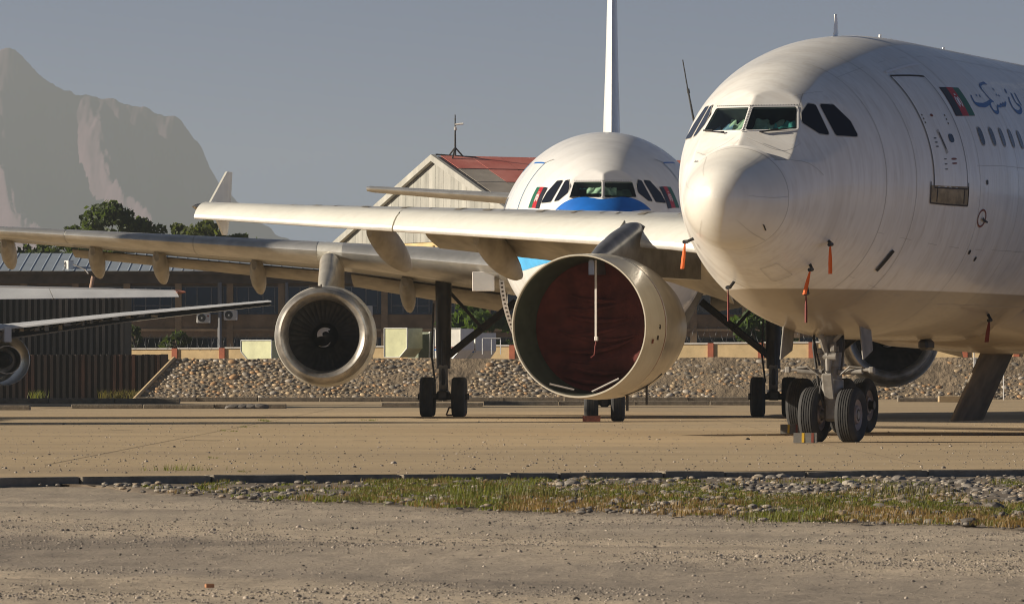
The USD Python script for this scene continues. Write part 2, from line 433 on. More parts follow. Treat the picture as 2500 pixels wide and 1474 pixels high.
def make_wing(pl, zf, side, slats, name='wing', fairings=(), detail=True):
    lats = [2.2, 5, 7.9, 10.5, 13.5, 17, 20, 21.6, 21.95]
    rings = np.array([wing_section(l, zf(l), side) for l in lats])
    rings[-1] = rings[-1].mean(0) + (rings[-1] - rings[-1].mean(0)) * np.array([1, .9, .35])
    w = pl.add(name, loft(rings), wing_paint, smooth=40)
    # bare metal nose of the wing
    if not slats:
        for (l0, l1) in ((3.0, 7.55), (8.3, 12.0), (12.04, 16.0), (16.04, 21.7)):
            rr = []
            for l in np.linspace(l0, l1, 5):
                sec = wing_section(l, zf(l), side)
                k = len(sec); c = wing_chord(l)
                i0 = np.argmin(sec[:, 1])
                idx = [(i0 + d) % k for d in range(-5, 6)]
                p = sec[idx]; ctr = np.array([side * l, wing_le(l) + .1 * c, zf(l)])
                d = p - ctr; d[:, 0] = 0
                rr.append(p + .012 * d / np.linalg.norm(d, axis=1, keepdims=True))
            pl.add('leading_edge_skin', loft(rr, cap=False, closed=False), wing_metal, w, smooth=50)
    else:
        out = np.array([(.55, .20), (.25, .155), (.02, .08), (-.2, -.04), (-.36, -.17), (-.46, -.30), (-.49, -.38), (-.46, -.44), (-.38, -.45)])
        inn = np.array([(-.28, -.34), (-.16, -.2), (.03, -.05), (.3, .08), (.54, .18)])
        prof = np.vstack([out, inn])
        for (l0, l1) in ((3.1, 7.55), (8.25, 15.0), (15.05, 21.75)):
            rr = []
            for l in np.linspace(l0, l1, 6):
                k = np.interp(l, [3, 8, 22], [1.25, 1.0, .62])
                rr.append(np.stack([np.full(len(prof), side * l), wing_le(l) + prof[:, 0] * k, zf(l) + prof[:, 1] * k], 1))
            sl = pl.add('slat', loft(rr), slat_paint, w, smooth=35)
            nose = [np.stack([q_[5:9, 0], q_[5:9, 1] - .006, q_[5:9, 2] + np.linspace(.004, -.006, 4)], 1) for q_ in rr]
            pl.add('slat_nose_skin', loft(nose, cap=False, closed=False), slat_metal, sl, smooth=50)
        r_ = random.Random(7)
        l = 3.4
        while l < 21.2:
            wd = r_.uniform(.03, .30) if r_.random() < .6 else r_.uniform(.02, .05)
            k = np.interp(l, [3, 8, 22], [1.25, 1.0, .62]); c = wing_chord(l)
            sec = wing_section(l, zf(l), side)[:14][::-1]
            a0, a1 = .50 * k, .50 * k + r_.uniform(.35, .9) * k
            P_ = []
            for a in np.linspace(a0, a1, 4):
                y = wing_le(l) + a; zz = np.interp(y, sec[:, 1], sec[:, 2]) + .012
                P_ += [(side * l, y, zz), (side * (l + wd), y + .63 * wd, zz + .03 * wd)]
            pl.add('panel_stain', TM(P_, [(2 * i, 2 * i + 1, 2 * i + 3, 2 * i + 2) for i in range(3)]), stain_m if wd > .05 else seam_m, w, smooth=False)
            l += wd + r_.uniform(.25, 1.1)
    # drooped trailing edge flaps
    for (l0, l1) in ((3.0, 7.6), (8.2, 16.2)):
        rr = []
        for l in np.linspace(l0, l1, 6):
            c = wing_chord(l) * .24
            a = airfoil(8, .14)
            dro = math.radians(np.interp(l, [2.6, 8.2, 11, 22], [38, 38, 24, 18]) if slats else 12)
            if slats: c *= np.interp(l, [8.2, 11], [1.25, 1.0])
            y0, z0 = wing_le(l) + wing_chord(l) * .93, zf(l) - .055 * wing_chord(l) - .10
            rr.append(np.stack([np.full(len(a), side * l), y0 + c * (a[:, 0] * math.cos(dro) + a[:, 1] * math.sin(dro)), z0 + c * (a[:, 1] * math.cos(dro) - a[:, 0] * math.sin(dro))], 1))
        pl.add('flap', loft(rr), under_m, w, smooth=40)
    for (l, drop) in fairings:
        c = wing_chord(l); te = wing_le(l) + c
        s_ = np.linspace(0, 1, 12)
        r = np.sin(np.pi * np.clip(s_ * .92 + .05, 0, 1)) ** .6
        y = te - .42 * c + s_ * (.42 * c + .9); z = zf(l) - .06 * c - .1 - drop * (.25 + .75 * s_ ** 1.3) * 1.0
        a = np.arange(14) * 2 * np.pi / 14
        rr = np.stack([side * l + .23 * r[:, None] * np.sin(a), np.repeat(y[:, None], 14, 1), z[:, None] + .42 * r[:, None] * np.cos(a) + .2], -1)
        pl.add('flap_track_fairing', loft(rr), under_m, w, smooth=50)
    # wing tip fence
    l = 21.97; y0, z0 = wing_le(l) + .2, zf(l)
    poly = np.array([(.1, -.02), (.7, .06), (1.75, .88), (2.05, .88), (1.95, .1), (2.3, 0), (1.95, -.1), (1.75, -.62), (1.55, -.62), (1.0, -.1)])
    m = trimesh.creation.extrude_polygon(shapely.Polygon(poly), .05, engine='earcut')
    v = m.vertices
    pl.add('wing_tip_fence', TM(np.stack([side * (l + v[:, 2]), y0 + v[:, 0], z0 + v[:, 1]], 1), m.faces), slat_paint, w, smooth=False)
    s_ = np.linspace(0, 1, 9); r = np.sqrt(np.clip(1 - (1 - s_) ** 2.5, 0, 1)) * (1 - .8 * np.clip(s_ - .5, 0, 1)); a = np.arange(12) * 2 * np.pi / 12
    rr = np.stack([side * l + .10 * r[:, None] * np.sin(a), y0 - .3 + s_[:, None] * 2.2 + 0 * a, z0 + .13 * r[:, None] * np.cos(a)], -1)
    pl.add('wing_tip_pod', loft(rr), cowl_metal, w, smooth=50)
    return w

def wheel(pl, parent, x, y, z, r, w, name='wheel'):
    h = w / 2
    g = .012
    prof = [(-h * .55, r * .50), (-h * .85, r * .62), (-h, r * .78), (-h * .93, r * .90), (-h * .72, r * .975)]
    for k in (-.48, -.24, 0, .24, .48):
        prof += [(h * (k - .05), r), (h * (k - .035), r - g), (h * (k + .035), r - g), (h * (k + .05), r)]
    prof += [(h * .72, r * .975), (h * .93, r * .90), (h, r * .78), (h * .85, r * .62), (h * .55, r * .50)]
    t = revolve(prof, 40, 'x'); t.apply_translation((x, y, z))
    # standing flat on the ground
    t.vertices[:, 2] = np.maximum(t.vertices[:, 2], .006)
    p = pl.add(name, t, tyre_m, parent, smooth=30, gear=True)
    rm = revolve([(-h * .62, .01), (-h * .62, r * .2), (-h * .78, r * .22), (-h * .74, r * .3), (-h * .45, r * .36), (-h * .55, r * .48), (-h * .7, r * .56), (0, r * .56),
                  (h * .7, r * .56), (h * .55, r * .48), (h * .45, r * .36), (h * .74, r * .3), (h * .78, r * .22), (h * .62, r * .2), (h * .62, .01)], 28, 'x')
    rm.apply_translation((x, y, z))
    pl.add('rim', rm, rim_m, p, smooth=30, gear=True)
    return p

def main_gear(pl, side, mat=gear_dark):
    y, x = 21.87, side * 4.8
    strut = join([tube([(x, y, .62), (x, y, 1.5)], .13, 14), tube([(x, y, 1.4), (x, y, 2.0), (x, y - .05, 4.1)], [.2, .22, .24], 16),
                  tube([(x, y - .25, .9), (x, y - .38, 1.5), (x, y - .2, 2.2)], .06), rbox((x, y, .62), (.34, 1.75, .28), .06),
                  cyl((x - .72, y - .7, .584), (x + .72, y - .7, .584), .09), cyl((x - .72, y + .7, .584), (x + .72, y + .7, .584), .09)])
    p = pl.add('main_landing_gear', strut, mat, smooth=30, gear=True)
    pl.add('side_brace', join([tube([(x - side * .1, y, 1.75), (x - side * 2.1, y + .2, 3.35)], .11), tube([(x - side * 1.15, y, 2.55), (x - side * .2, y + .1, 3.6)], .05)]), mat, p, gear=True)
    pl.add('hydraulic_line', tube([(x - .24, y - .2, 1.0), (x - .34, y - .25, 1.8), (x - .28, y - .2, 3.3)], .03), mat, p, gear=True)
    pl.add('torque_link', join([rbox((x, y - .3, 1.28), (.26, .08, .5), .03, rot(.5, (1, 0, 0))), rbox((x, y - .25, .95), (.2, .08, .4), .03, rot(-.5, (1, 0, 0)))]), gear_m, p, gear=True)
    for dy in (-.7, .7):
        for dx in (-.46, .46):
            wheel(pl, p, x + dx, y + dy, .575, .584, .40)
    return p

def engine_pos(side): return side * 7.9, 14.7

def pylon(pl, side, ez, wz, mat=cowl_metal):
    x, y = engine_pos(side)
    st = [(.75, 1.36, .06), (1.0, 1.52, .15), (1.5, 1.72, .22), (2.3, 1.98, .25), (3.1, wz - ez + .05, .27), (4.2, wz - ez + .1, .27), (7.0, wz - ez - .1, .22)]
    rr = []
    for (a, top, hw) in st:
        b = 1.05
        sec = [(hw * math.sin(t), (top - hw) + hw * math.cos(t)) for t in np.linspace(-np.pi / 2, np.pi / 2, 9)]
        sec = [(-hw, b)] + sec + [(hw, b)]
        rr.append([(x + u, y + a, ez + v) for u, v in sec])
    return pl.add('pylon', loft(rr), mat, smooth=40)

def engine_open(pl, side, ez):
    """intake ring taken off; a red cover closes the fan case"""
    x, y = engine_pos(side)
    o = (x, y, ez)
    def mv(m): m.apply_translation(o); return m
    e = pl.add('engine', mv(revolve([(1.0, 1.36), (.04, 1.405), (0, 1.42), (.0, 1.445), (.05, 1.455), (.6, 1.475), (1.06, 1.49)], 96)), cowl_paint, smooth=30)
    pl.add('fan_case_lining', mv(revolve([(1.5, 1.32), (1.0, 1.332), (.05, 1.398)], 96)), liner, e)
    pl.add('cowl_seam', mv(revolve([(1.06, 1.47), (1.1, 1.475), (1.16, 1.47)], 96)), rust_red, e)
    pl.add('rear_cowl', mv(revolve([(1.15, 1.45), (1.16, 1.485), (1.25, 1.488), (1.8, 1.465), (2.4, 1.38), (3.2, 1.19), (3.8, 1.0), (3.8, .95), (2.0, .95)], 96)), cowl_metal, e)
    pl.add('core_exhaust', mv(revolve([(3.2, .85), (4.0, .72), (5.2, .45), (5.25, .5), (4.0, .5)], 48)), gear_dark, e)
    # cover cloth with hanging folds
    rr, aa = np.linspace(0, 1.325, 26), np.linspace(0, 2 * np.pi, 73)[:-1]
    R, A = np.meshgrid(rr, aa, indexing='ij')
    X, Z = R * np.sin(A), R * np.cos(A)
    sag = .10 * (1 - (R / 1.325) ** 2)
    fold = .055 * np.sin(11 * np.hypot(X * .7, (Z - 1.9)) + 1.3 * np.sin(1.7 * X + .5)) * (.4 + .6 * np.clip(.4 - Z, 0, 1)) + .05 * np.sin(7 * X * (1.5 - Z * .6) + 1) * np.clip(.3 + Z, 0, 1)
    Y = 1.08 + sag + fold * np.clip((1.325 - R) * 4, 0, 1)
    v = np.stack([X, Y, Z], -1).reshape(-1, 3); n = len(aa)
    i = (np.arange(len(rr) - 1)[:, None] * n + np.arange(n)); jn = (np.arange(len(rr) - 1)[:, None] * n + (np.arange(n) + 1) % n)
    pl.add('intake_cover', mv(TM(v, np.stack([i.ravel(), jn.ravel(), (jn + n).ravel(), (i + n).ravel()], 1))), red_cloth, e, smooth=True, label='red cloth cover closing the open engine front')
    fcr = random.Random(4)
    for k in range(9):
        a = fcr.uniform(-1.1, .2); x0 = np.linspace(-1, 1, 14) * fcr.uniform(.55, .95)
        zc = .75 - .21 * k + fcr.uniform(-.05, .05)
        zz = zc - .22 * (1 - x0 ** 2) + .12 * x0 * fcr.uniform(-1, 1.6)
        kk = np.hypot(x0, zz) < 1.26
        if kk.sum() > 3:
            rr_ = np.hypot(x0[kk], zz[kk]); yy_ = 1.08 + .10 * (1 - (rr_ / 1.325) ** 2)
            pl.add('cloth_fold', mv(tube(np.stack([x0[kk], yy_ - .035, zz[kk]], 1), .05 * np.sin(np.linspace(.15, 3.0, kk.sum())), 8)), red_cloth, e)
    pl.add('strap', mv(join([box(.165, .205, .50, .53, -.22, 1.34), rbox((.19, .515, -.25), (.08, .05, .09), .01)])), strap_m, e, smooth=False, label='white strap hanging down the red cover')
    pl.add('cord', mv(tube([(.19, .52, -.28), (.17, .50, -.45), (.15, .52, -.58), (.08, .5, -.64)], .014, 6)), dkred_m, e)
    for (a0, a1) in ((np.pi - .62, np.pi - .18), (np.pi + .16, np.pi + .52)):
        pl.add('lower_lip_rail', mv(tube([(1.30 * math.sin(a0), .3, 1.30 * math.cos(a0)), (1.345 * math.sin(a1), .12, 1.345 * math.cos(a1))], .022, 6)), strap_m, e)
    for k, (a, dy) in enumerate(((1.75, .35), (1.70, .62), (1.55, .7))):
        pl.add('cowl_placard', mv(revolve([(dy, 1.478), (dy + .1, 1.482)], 3, a0=a, a1=a + .06)), (rust_red, seam_m, seam_m)[k], e)
    pl.add('drain_pipe', mv(join([tube([(.50, 1.4, -1.40), (.82, 1.7, -1.23), (1.08, 2.0, -.96)], .02, 6), tube([(.4, 1.8, -1.38), (.4, 1.8, -1.72)], .03, 6), tube([(.75, 2.0, -1.2), (.75, 2.0, -1.6)], .025, 6)])), gear_dark, e)
    return e

def engine_full(pl, side, ez, detail=True):
    x, y = engine_pos(side)
    o = (x, y, ez)
    def mv(m): m.apply_translation(o); return m
    e = pl.add('engine', mv(revolve([(.62, 1.365), (1.0, 1.405), (1.6, 1.43), (2.4, 1.38), (3.3, 1.2), (3.9, 1.02), (3.9, .95), (3.0, .95)], 96)), slat_paint, smooth=30)
    lip = [(.9, 1.03), (.55, .99), (.28, 1.0), (.1, 1.06), (.02, 1.14), (0, 1.18), (.03, 1.235), (.12, 1.285), (.3, 1.33), (.615, 1.366)]
    pl.add('intake_lip', mv(revolve(lip, 96)), lip_metal, e)
    pl.add('intake_duct', mv(revolve([(2.0, 1.10), (1.25, 1.085), (.895, 1.03)], 96)), liner_grey, e)
    pl.add('core_exhaust', mv(revolve([(3.7, .85), (4.6, .62), (5.4, .42), (4.6, .4)], 40)), gear_dark, e)
    pl.add('duct_back', mv(revolve([(1.7, .05), (1.7, 1.1)], 48)), black, e)
    if detail:
        for k in range(36):
            a = k * 2 * np.pi / 36
            rr = np.linspace(.36, 1.07, 6)
            tw = np.linspace(.75, 1.15, 6); ch = np.linspace(.10, .15, 6)
            m = loft([[(ch[i] * math.sin(tw[i]) * s, 1.35 + ch[i] * math.cos(tw[i]) * s + d, rr[i]) for s, d in ((-1, 0), (0, -.012), (1, 0), (0, .012))] for i in range(6)])
            m.apply_transform(rot(a, (0, 1, 0)))
            pl.add('fan_blade', mv(m), blade_m, e, smooth=40)
        sp = [(.86, .004), (.88, .06), (.98, .18), (1.12, .28), (1.3, .36)]
        pl.add('spinner', mv(revolve(sp, 40)), black, e)
        s = np.array(sp); f = PchipInterpolator(s[:, 1], s[:, 0])
        u = np.linspace(0, 1, 40)
        ang = -1.75 + u * 2 * np.pi * .86
        r0 = .085 + .235 * u ** .9; hw = .092 * (1 - u) ** 1.2 + .008
        L = []
        for k in (-1, 0, 1):
            r = np.clip(r0 + k * hw, .004, .355)
            L.append(np.stack([-.02 + r * np.sin(ang), f(r) - .012, r * np.cos(ang)], 1))
        pl.add('spinner_spiral', mv(loft(np.stack(L, 1), cap=False, closed=False)), flag_white, e, smooth=True, label='white comma shaped spiral on the black fan spinner')
        pl.add('lip_probe', mv(join([rbox((-.22, .35, 1.36), (.34, .12, .04), .01), rbox((-.06, .3, 1.38), (.04, .1, .09), .01)])), seam_m, e)
    return e

def tail_fin(pl, rudder_turn=0.0, stripe=None):
    def sec(y, c, z, t, x0=0.0):
        a = airfoil(10, t); a[:, 1] -= .015 * np.sin(np.pi * a[:, 0])
        return np.stack([x0 + a[:, 1] * c, y + a[:, 0] * c, np.full(len(a), z)], 1)
    fin = loft([sec(34.6, 6.3, 2.2 + CZ, .11), sec(38.3, 4.1, 6.5 + CZ, .105), sec(41.6, 2.4, 10.9 + CZ, .10)])
    p = pl.add('tail_fin', fin, white_b, smooth=40)
    r = loft([sec(0, 2.5, 2.5 + CZ, .16), sec(0, 1.8, 6.5 + CZ, .15), sec(0, 1.1, 10.8 + CZ, .15)])
    z = r.vertices[:, 2].copy()
    r.vertices[:, :2] = r.vertices[:, :2] @ np.array([[math.cos(rudder_turn), -math.sin(rudder_turn)], [math.sin(rudder_turn), math.cos(rudder_turn)]])
    r.vertices[:, 1] += np.interp(z, [2.2 + CZ, 6.5 + CZ, 10.9 + CZ], [40.6, 42.1, 43.85])
    pl.add('rudder', r, white_b, p, smooth=40)
    for side in (1, -1):
        rr = []
        for l, y, c, zz in ((.4, 38.0, 4.6, 2.2), (4.2, 40.5, 3.3, 2.55), (8.0, 43.0, 2.0, 2.9), (8.15, 43.3, 1.5, 2.92)):
            a = airfoil(10, .10)
            rr.append(np.stack([np.full(len(a), side * l), y + a[:, 0] * c, CZ + zz + a[:, 1] * c - .02 * a[:, 0] * c], 1))
        pl.add('tailplane', loft(rr), wing_metal, smooth=40)
    return p

def flag(pl, c, order, emblem_on=1):
    """three upright stripes and a pale emblem; c as in quad_decal"""
    mats = {'k': flag_black, 'r': flag_red, 'g': flag_green}
    f = pl.add('flag', quad_decal(c, .004), mats['r'], cl=True, smooth=True, label='national flag of black, red and green upright stripes')
    for k, o in enumerate(order):
        pl.add('flag_stripe', quad_decal(c, .008, 4, 10, k / 3, (k + 1) / 3), mats[o], f, cl=True, smooth=True)
    c = np.array(c)
    ctr = c.mean(0); u = (c[1] - c[0]); v = (c[3] - c[0])
    g = lambda a, b, w: (*(ctr + u * a + v * b), w)
    em = []
    for s in (-1, 1):
        em.append(ribbon_decal([g(s * (.03 + .085 * math.sin(t)), .17 * math.cos(t) * -1 + .02, .035) for t in np.linspace(.3, 2.9, 7)], .012, 3))
    em += [ribbon_decal([g(-.05, y, .05), g(.05, y, .05)], .012, 2) for y in (-.07, .01, .09)] + [ribbon_decal([g(-.04, -.22, .03), g(.04, -.22, .03)], .012, 2)]
    pl.add('emblem', join(em), flag_white, f, cl=True, smooth=True)

def nose_gear(pl, braces=True, mats=(gear_m, gear_dark)):
    y = 6.67
    gm, gd = mats
    p = pl.add('nose_landing_gear', join([revolve_at([(0, .06), (0, .16), (.25, .17), (.26, .2), (.52, .2), (.53, .17), (.75, .18), (.76, .215), (1.02, .215), (1.03, .19), (1.25, .19), (1.5, .2), (2.3, .2)], (0, y, .62)),
                                          cyl((-.5, y, .50), (.5, y, .50), .08), rbox((0, y, .55), (.26, .3, .34), .05)]), gm, smooth=30, gear=True)
    pl.add('oleo', revolve_at([(0, .13), (.28, .13)], (0, y, .66)), chrome, p, gear=True)
    for x in (-.35, .35): wheel(pl, p, x, y, .50, .508, .37)
    if braces:
        for s in (-1, 1):
            pl.add('steering_cylinder', join([cyl((s * .16, y - .12, 1.28), (s * .62, y - .16, 1.30), .055), cyl((s * .5, y - .15, 1.32), (s * .78, y - .17, 1.32), .035), rbox((s * .8, y - .17, 1.32), (.1, .1, .12), .02),
                                              tube([(s * .2, y - .2, 1.22), (s * .4, y - .24, 1.38), (s * .62, y - .2, 1.36)], .018, 6)]), gm, p, gear=True)
            pl.add('drag_brace', tube([(-.04, y - .25, 1.62), (-.20, y - .75, 2.6)] if s < 0 else [(.1, y - .22, 1.85), (.72, y - .5, 2.4)], .06 if s < 0 else .04, 10), gm, p, gear=True)
        pl.add('torque_link', join([rbox((0, y - .26, 1.02), (.2, .06, .5), .02, rot(.35, (1, 0, 0))), tube([(-.16, y - .27, 1.56), (.16, y - .27, 1.56)], .07), tube([(0, y - .27, 1.3), (0, y - .25, 1.62)], [.05, .09]), rbox((-.15, y - .28, 1.66), (.1, .1, .12), .03), rbox((.1, y - .3, 1.72), (.12, .06, .16), .03)]), gm, p, gear=True)
        pl.add('taxi_lamp', join([revolve_at([(-.12, .02), (-.12, .11), (.05, .1)], (.22, y - .3, 2.12), axis='y')]), chrome, p, gear=True)
        pl.add('hose', join([tube([(-.22, y - .1, 2.3), (-.3, y - .2, 1.9), (-.2, y - .15, 1.4)], .022, 6), tube([(.18, y - .15, 2.3), (.28, y - .18, 1.8), (.2, y - .15, 1.2)], .02, 6), tube([(-.12, y - .23, 1.2), (-.17, y - .25, .9), (-.1, y - .2, .62)], .016, 6)]), gd, p, gear=True)
    pl.add('upper_strut', join([revolve_at([(0, .2), (1.4, .24)], (0, y + .02, 1.6)), rbox((0, y + .35, 2.2), (1.0, .9, .5), .1)]), gd, p, gear=True)
    for s in (-1, 1):
        d = rbox((0, 0, -.32), (.04, .62, .72), .015)
        d.vertices[:, 2] += np.where((d.vertices[:, 2] < -.5) & (d.vertices[:, 1] > 0), .16, 0)
        d.apply_transform(rot(-s * .10, (0, 1, 0))); d.apply_translation((s * .72, y - .35, 2.18))
        pl.add('nose_gear_door', d, gear_door_m, p, gear=True, smooth=False)
    return p

def revolve_at(prof, at_, axis='z', n=20):
    m = revolve(prof, n)
    if axis == 'z': m.apply_transform(rot(np.pi / 2, (1, 0, 0)))
    m.apply_translation(at_)
    return m

def windshield(pl, fus, cloth, wiper=True):
    for s in (1, -1):
        pr = grow(PF, .035)
        ring = pane_prism(FRONT, pr, .0, .012, .05, s)
        inner = pane_prism(FRONT, PF, .02, .03, .04, s)
        rm = trimesh.boolean.difference([ring, inner], engine='manifold')
        pl.add('windshield_frame', rm, seam_soft if False else white_b, fus, cl=True, smooth=False)
        pl.add('windshield_pane', pane_prism(FRONT, grow(PF, .004), .012, -.006, .04, s), clear_glass, fus, cl=True, smooth=False)
        seal = trimesh.boolean.difference([pane_prism(FRONT, grow(PF, .001), .006, .004, .05, s), pane_prism(FRONT, grow(PF, -.014), .02, .03, .04, s)], engine='manifold')
        pl.add('windshield_seal', seal, black, fus, cl=True, smooth=False)
        # dark cockpit behind the panes: an open box lining the recess
        o = pane_prism(FRONT, grow(PF, -.002), .54, -.03, .04, s); i = pane_prism(FRONT, grow(PF, -.012), .52, .1, .04, s)
        pl.add('cockpit_lining', trimesh.boolean.difference([o, i], engine='manifold'), cockpit_m, fus, cl=True, smooth=False)
        for nm, P in (('cockpit_side_window', P1), ('cockpit_side_window', P2)):
            w = pl.add(nm, pane_prism(SIDE, P, .02, .008, .05, s), dark_glass, fus, cl=True, smooth=False)
            fr = trimesh.boolean.difference([pane_prism(SIDE, grow(P, .022), .0, .005, .06, s), pane_prism(SIDE, P, .05, .05, .05, s)], engine='manifold')
            pl.add('window_frame', fr, seam_soft, w, cl=True, smooth=False)
    # bolts along the centre post and the brow
    n, c = FRONT
    bolts = []
    for s in (1, -1):
        for k in range(17):
            bolts.append((np.array((.013, 1.50 + (.47) * k / 16, .77 + .455 * k / 16)), s))
            bolts.append((np.array((.03 + .70 * k / 16, 1.98 + .32 * k / 16, 1.235 + .01 * k / 16)), s))
    bm = []
    for p, s in bolts:
        p = p - (n @ p - c) * n; nn = n * np.array([s, 1, 1]); p = p * np.array([s, 1, 1])
        b = trimesh.creation.cylinder(.009, .014, sections=6); b.apply_transform(trimesh.geometry.align_vectors((0, 0, 1), nn)); b.apply_translation(p + nn * .008); bm.append(b)
    pl.add('frame_bolt', join(bm), door_line, fus, cl=True, smooth=False)
    # sunshades lying on the coaming
    u = np.cross((0, 0, 1.0), n); u /= np.linalg.norm(u)
    rng = np.random.default_rng(5)
    for (s, mt, x0, x1, z0, z1, dep, fx) in cloth:
        K, L = 16, 9
        a, b = np.meshgrid(np.linspace(0, 1, K), np.linspace(0, 1, L), indexing='ij')
        x = x0 + (x1 - x0) * a
        top = z1 + fx * np.sin(a * 7 + x0 * 9) * .05 + .03 * np.sin(a * 15 + 2)
        z = z0 + (top - z0) * b
        # depth: a fixed distance behind the pane plane
        y = (c - n[0] * x - n[2] * z) / n[1] + (dep + .03 * np.sin(a * 11 + b * 5) + .10 * b) / -n[1] * 1.0
        v = np.stack([s * x, y, z], -1).reshape(-1, 3)
        i = (np.arange(K - 1)[:, None] * L + np.arange(L - 1)).ravel()
        pl.add('sunshade', TM(v, np.stack([i, i + 1, i + L + 1, i + L], 1)), mt, fus, cl=True, smooth=True)
    if wiper:
        for s, a, b in ((1, (.83, 1.90, .79), (.30, 1.60, .75)), (-1, (-.42, 1.62, .75), (-.84, 1.90, .80))):
            pts = np.array([a, b], float)
            nn = n * np.array([s, 1, 1])
            pts = pts - (pts @ nn - c)[:, None] * nn + nn * .03
            pts[0, 2] += .02
            mid = pts.mean(0)
            pl.add('wiper', join([tube(pts, .013, 6), tube([pts[0] * .5 + pts[1] * .5 + nn * .02, pts[1] + nn * .02 - np.array([0, 0, .02])], .014, 6), rbox(pts[1] if s > 0 else pts[0], (.06, .05, .03), .01)]), black, fus, cl=True)

# ---- the near airliner
ZA = lambda l: np.interp(l, [2.2, 3, 6.3, 21.95], [3.80, 3.87, 4.24, 5.13])
A = Plane('parked_airliner', 'large white airliner in front, wings stretched out, red cloth over its open engine', None, (3.48, 92.6), math.radians(20.9))
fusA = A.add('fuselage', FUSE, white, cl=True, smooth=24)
# radome: a skin from the tip to its joint, with the dark joint behind it
ts = np.concatenate([np.linspace(0.0, 1, 24)[1:] ** 2 * .5, np.linspace(.55, 1.1, 12)])
A.add('radome', loft(raised(ts[:, None], np.linspace(0, 2 * np.pi, 97)[None, :-1], .006), cap=True), radome_paint, fusA, cl=True, smooth=40)
A.add('radome_joint', loft(raised(np.array([[1.1], [1.114]]), np.linspace(0, 2 * np.pi, 97)[None, :-1], .004), cap=False), seam_soft, fusA, cl=True)
for ph in (-2.45, -1.25, -.62, .44, 1.5, 2.5):
    A.add('lightning_strip', ribbon_decal([(.28, ph, .02), (.7, ph + .02, .02), (1.08, ph + .04, .02)], .012), seam_soft if ph != .44 else flag_white, fusA, cl=True, smooth=True)
windshield(A, fusA, [(1, teal_cloth, .40, .78, .80, .93, .10, 1), (1, pale_cloth, .05, .5, .78, .97, .16, 1), (1, teal_cloth, .02, .2, .78, .93, .22, .5), (1, pale_cloth, .2, .42, .78, .9, .07, -1), (-1, blue_cloth, .36, .76, .78, .88, .12, -1), (-1, pale_cloth, .06, .5, .78, .99, .17, 1),
                      (-1, teal_cloth, .04, .14, .85, 1.05, .3, 0)])
n_, c_ = FRONT
# seams and streak lines on the nose
for pts in ([(1.35, .12, .008), (1.3, .5, .008), (1.45, .8, .008), (1.75, .92, .008)], [(1.35, -.1, .008), (1.2, -.5, .008), (1.5, -.85, .008)], [(1.12, -.35, .008), (.5, -.45, .008), (.2, -1.0, .008)],
            [(1.15, .75, .008), (2.0, 1.45, .008)], [(2.4, .45, .008), (3.0, .62, .008)], [(2.1, .62, .02), (2.6, .5, .012)]):
    A.add('panel_seam', ribbon_decal(pts, .005), seam_soft, fusA, cl=True, smooth=True)
for t0 in (3.7, 4.6, 7.0, 9.2, 12.4):
    A.add('panel_seam', ribbon_decal([(t0, p, .010) for p in np.linspace(.2, 2.9, 12)], .004, 3), seam_soft, fusA, cl=True, smooth=True)
for ph in (.55, 2.0, 2.45):
    A.add('panel_seam', ribbon_decal([(3.7, ph, .007), (9.5, ph, .007), (16, ph, .007)], .004), seam_soft, fusA, cl=True, smooth=True)
A.add('panel_seam', ribbon_decal([(6.9, 1.44, .008), (9.5, 1.44, .008), (16, 1.44, .008)], .004), seam_soft, fusA, cl=True, smooth=True)
# forward door: proud panel, dark gap round it, handle, porthole, sill plate, gutter
DC = [(5.20, .705), (6.40, .765), (6.42, 1.60), (5.17, 1.60)]
door = A.add('cabin_door', quad_decal(DC, .012, 10, 20), white, cl=True, smooth=True)
def edge(c0, c1, w): return ribbon_decal([(*(np.array(c0) * (1 - k) + np.array(c1) * k), w) for k in np.linspace(0, 1, 6)], .016, 4)
for a, b, w in ((0, 1, .045), (1, 2, .016), (2, 3, .03), (3, 0, .018)):
    A.add('door_seal', edge(DC[a], DC[b], w), seam_m if a in (0, 2) else door_line, door, cl=True, smooth=True)
A.add('door_handle', ribbon_decal([(5.62, 1.21, .03), (5.66, 1.27, .03), (5.72, 1.33, .03)], .02), black, door, cl=True, smooth=True)
A.add('door_handle_recess', ribbon_decal([(5.60, 1.19, .09), (5.74, 1.36, .09)], .016), seam_soft, door, cl=True, smooth=True)
A.add('door_porthole', oval_decal(6.03, 1.256, .10, .085, .018), cabin_glass, door, cl=True, smooth=True)
A.add('door_marking', join([oval_decal(5.62, 1.08, .05, .03, .018), oval_decal(5.95, 1.40, .10, .02, .018), oval_decal(5.95, 1.43, .10, .015, .018)]), rust_red, door, cl=True, smooth=True)
A.add('door_marking', join([oval_decal(5.28, 1.07 + .03 * k, .02, .018, .018) for k in range(3)] + [oval_decal(6.12, 1.09 + .03 * k, .02, .018, .018) for k in range(3)] + [oval_decal(5.42, 1.25 + .03 * k, .05, .012, .018) for k in range(3)] + [oval_decal(5.62, 1.40 + .035 * k, .05, .01, .018) for k in range(3)]), seam_m, door, cl=True, smooth=True)
sill = A.add('door_sill_plate', quad_decal([(5.05, 1.585), (6.47, 1.585), (6.47, 1.712), (5.06, 1.712)], .012, 8, 6), sill_m, cl=True, smooth=True, label='scuffed brown metal plate below the cabin door')
for a, b in (((5.05, 1.56), (5.06, 1.712)), ((5.06, 1.712), (6.47, 1.712)), ((6.47, 1.712), (6.46, 1.56)), ((5.28, 1.6), (5.28, 1.7)), ((6.3, 1.6), (6.3, 1.7))):
    A.add('sill_edge', edge(a, b, .03), seam_m, sill, cl=True, smooth=True)
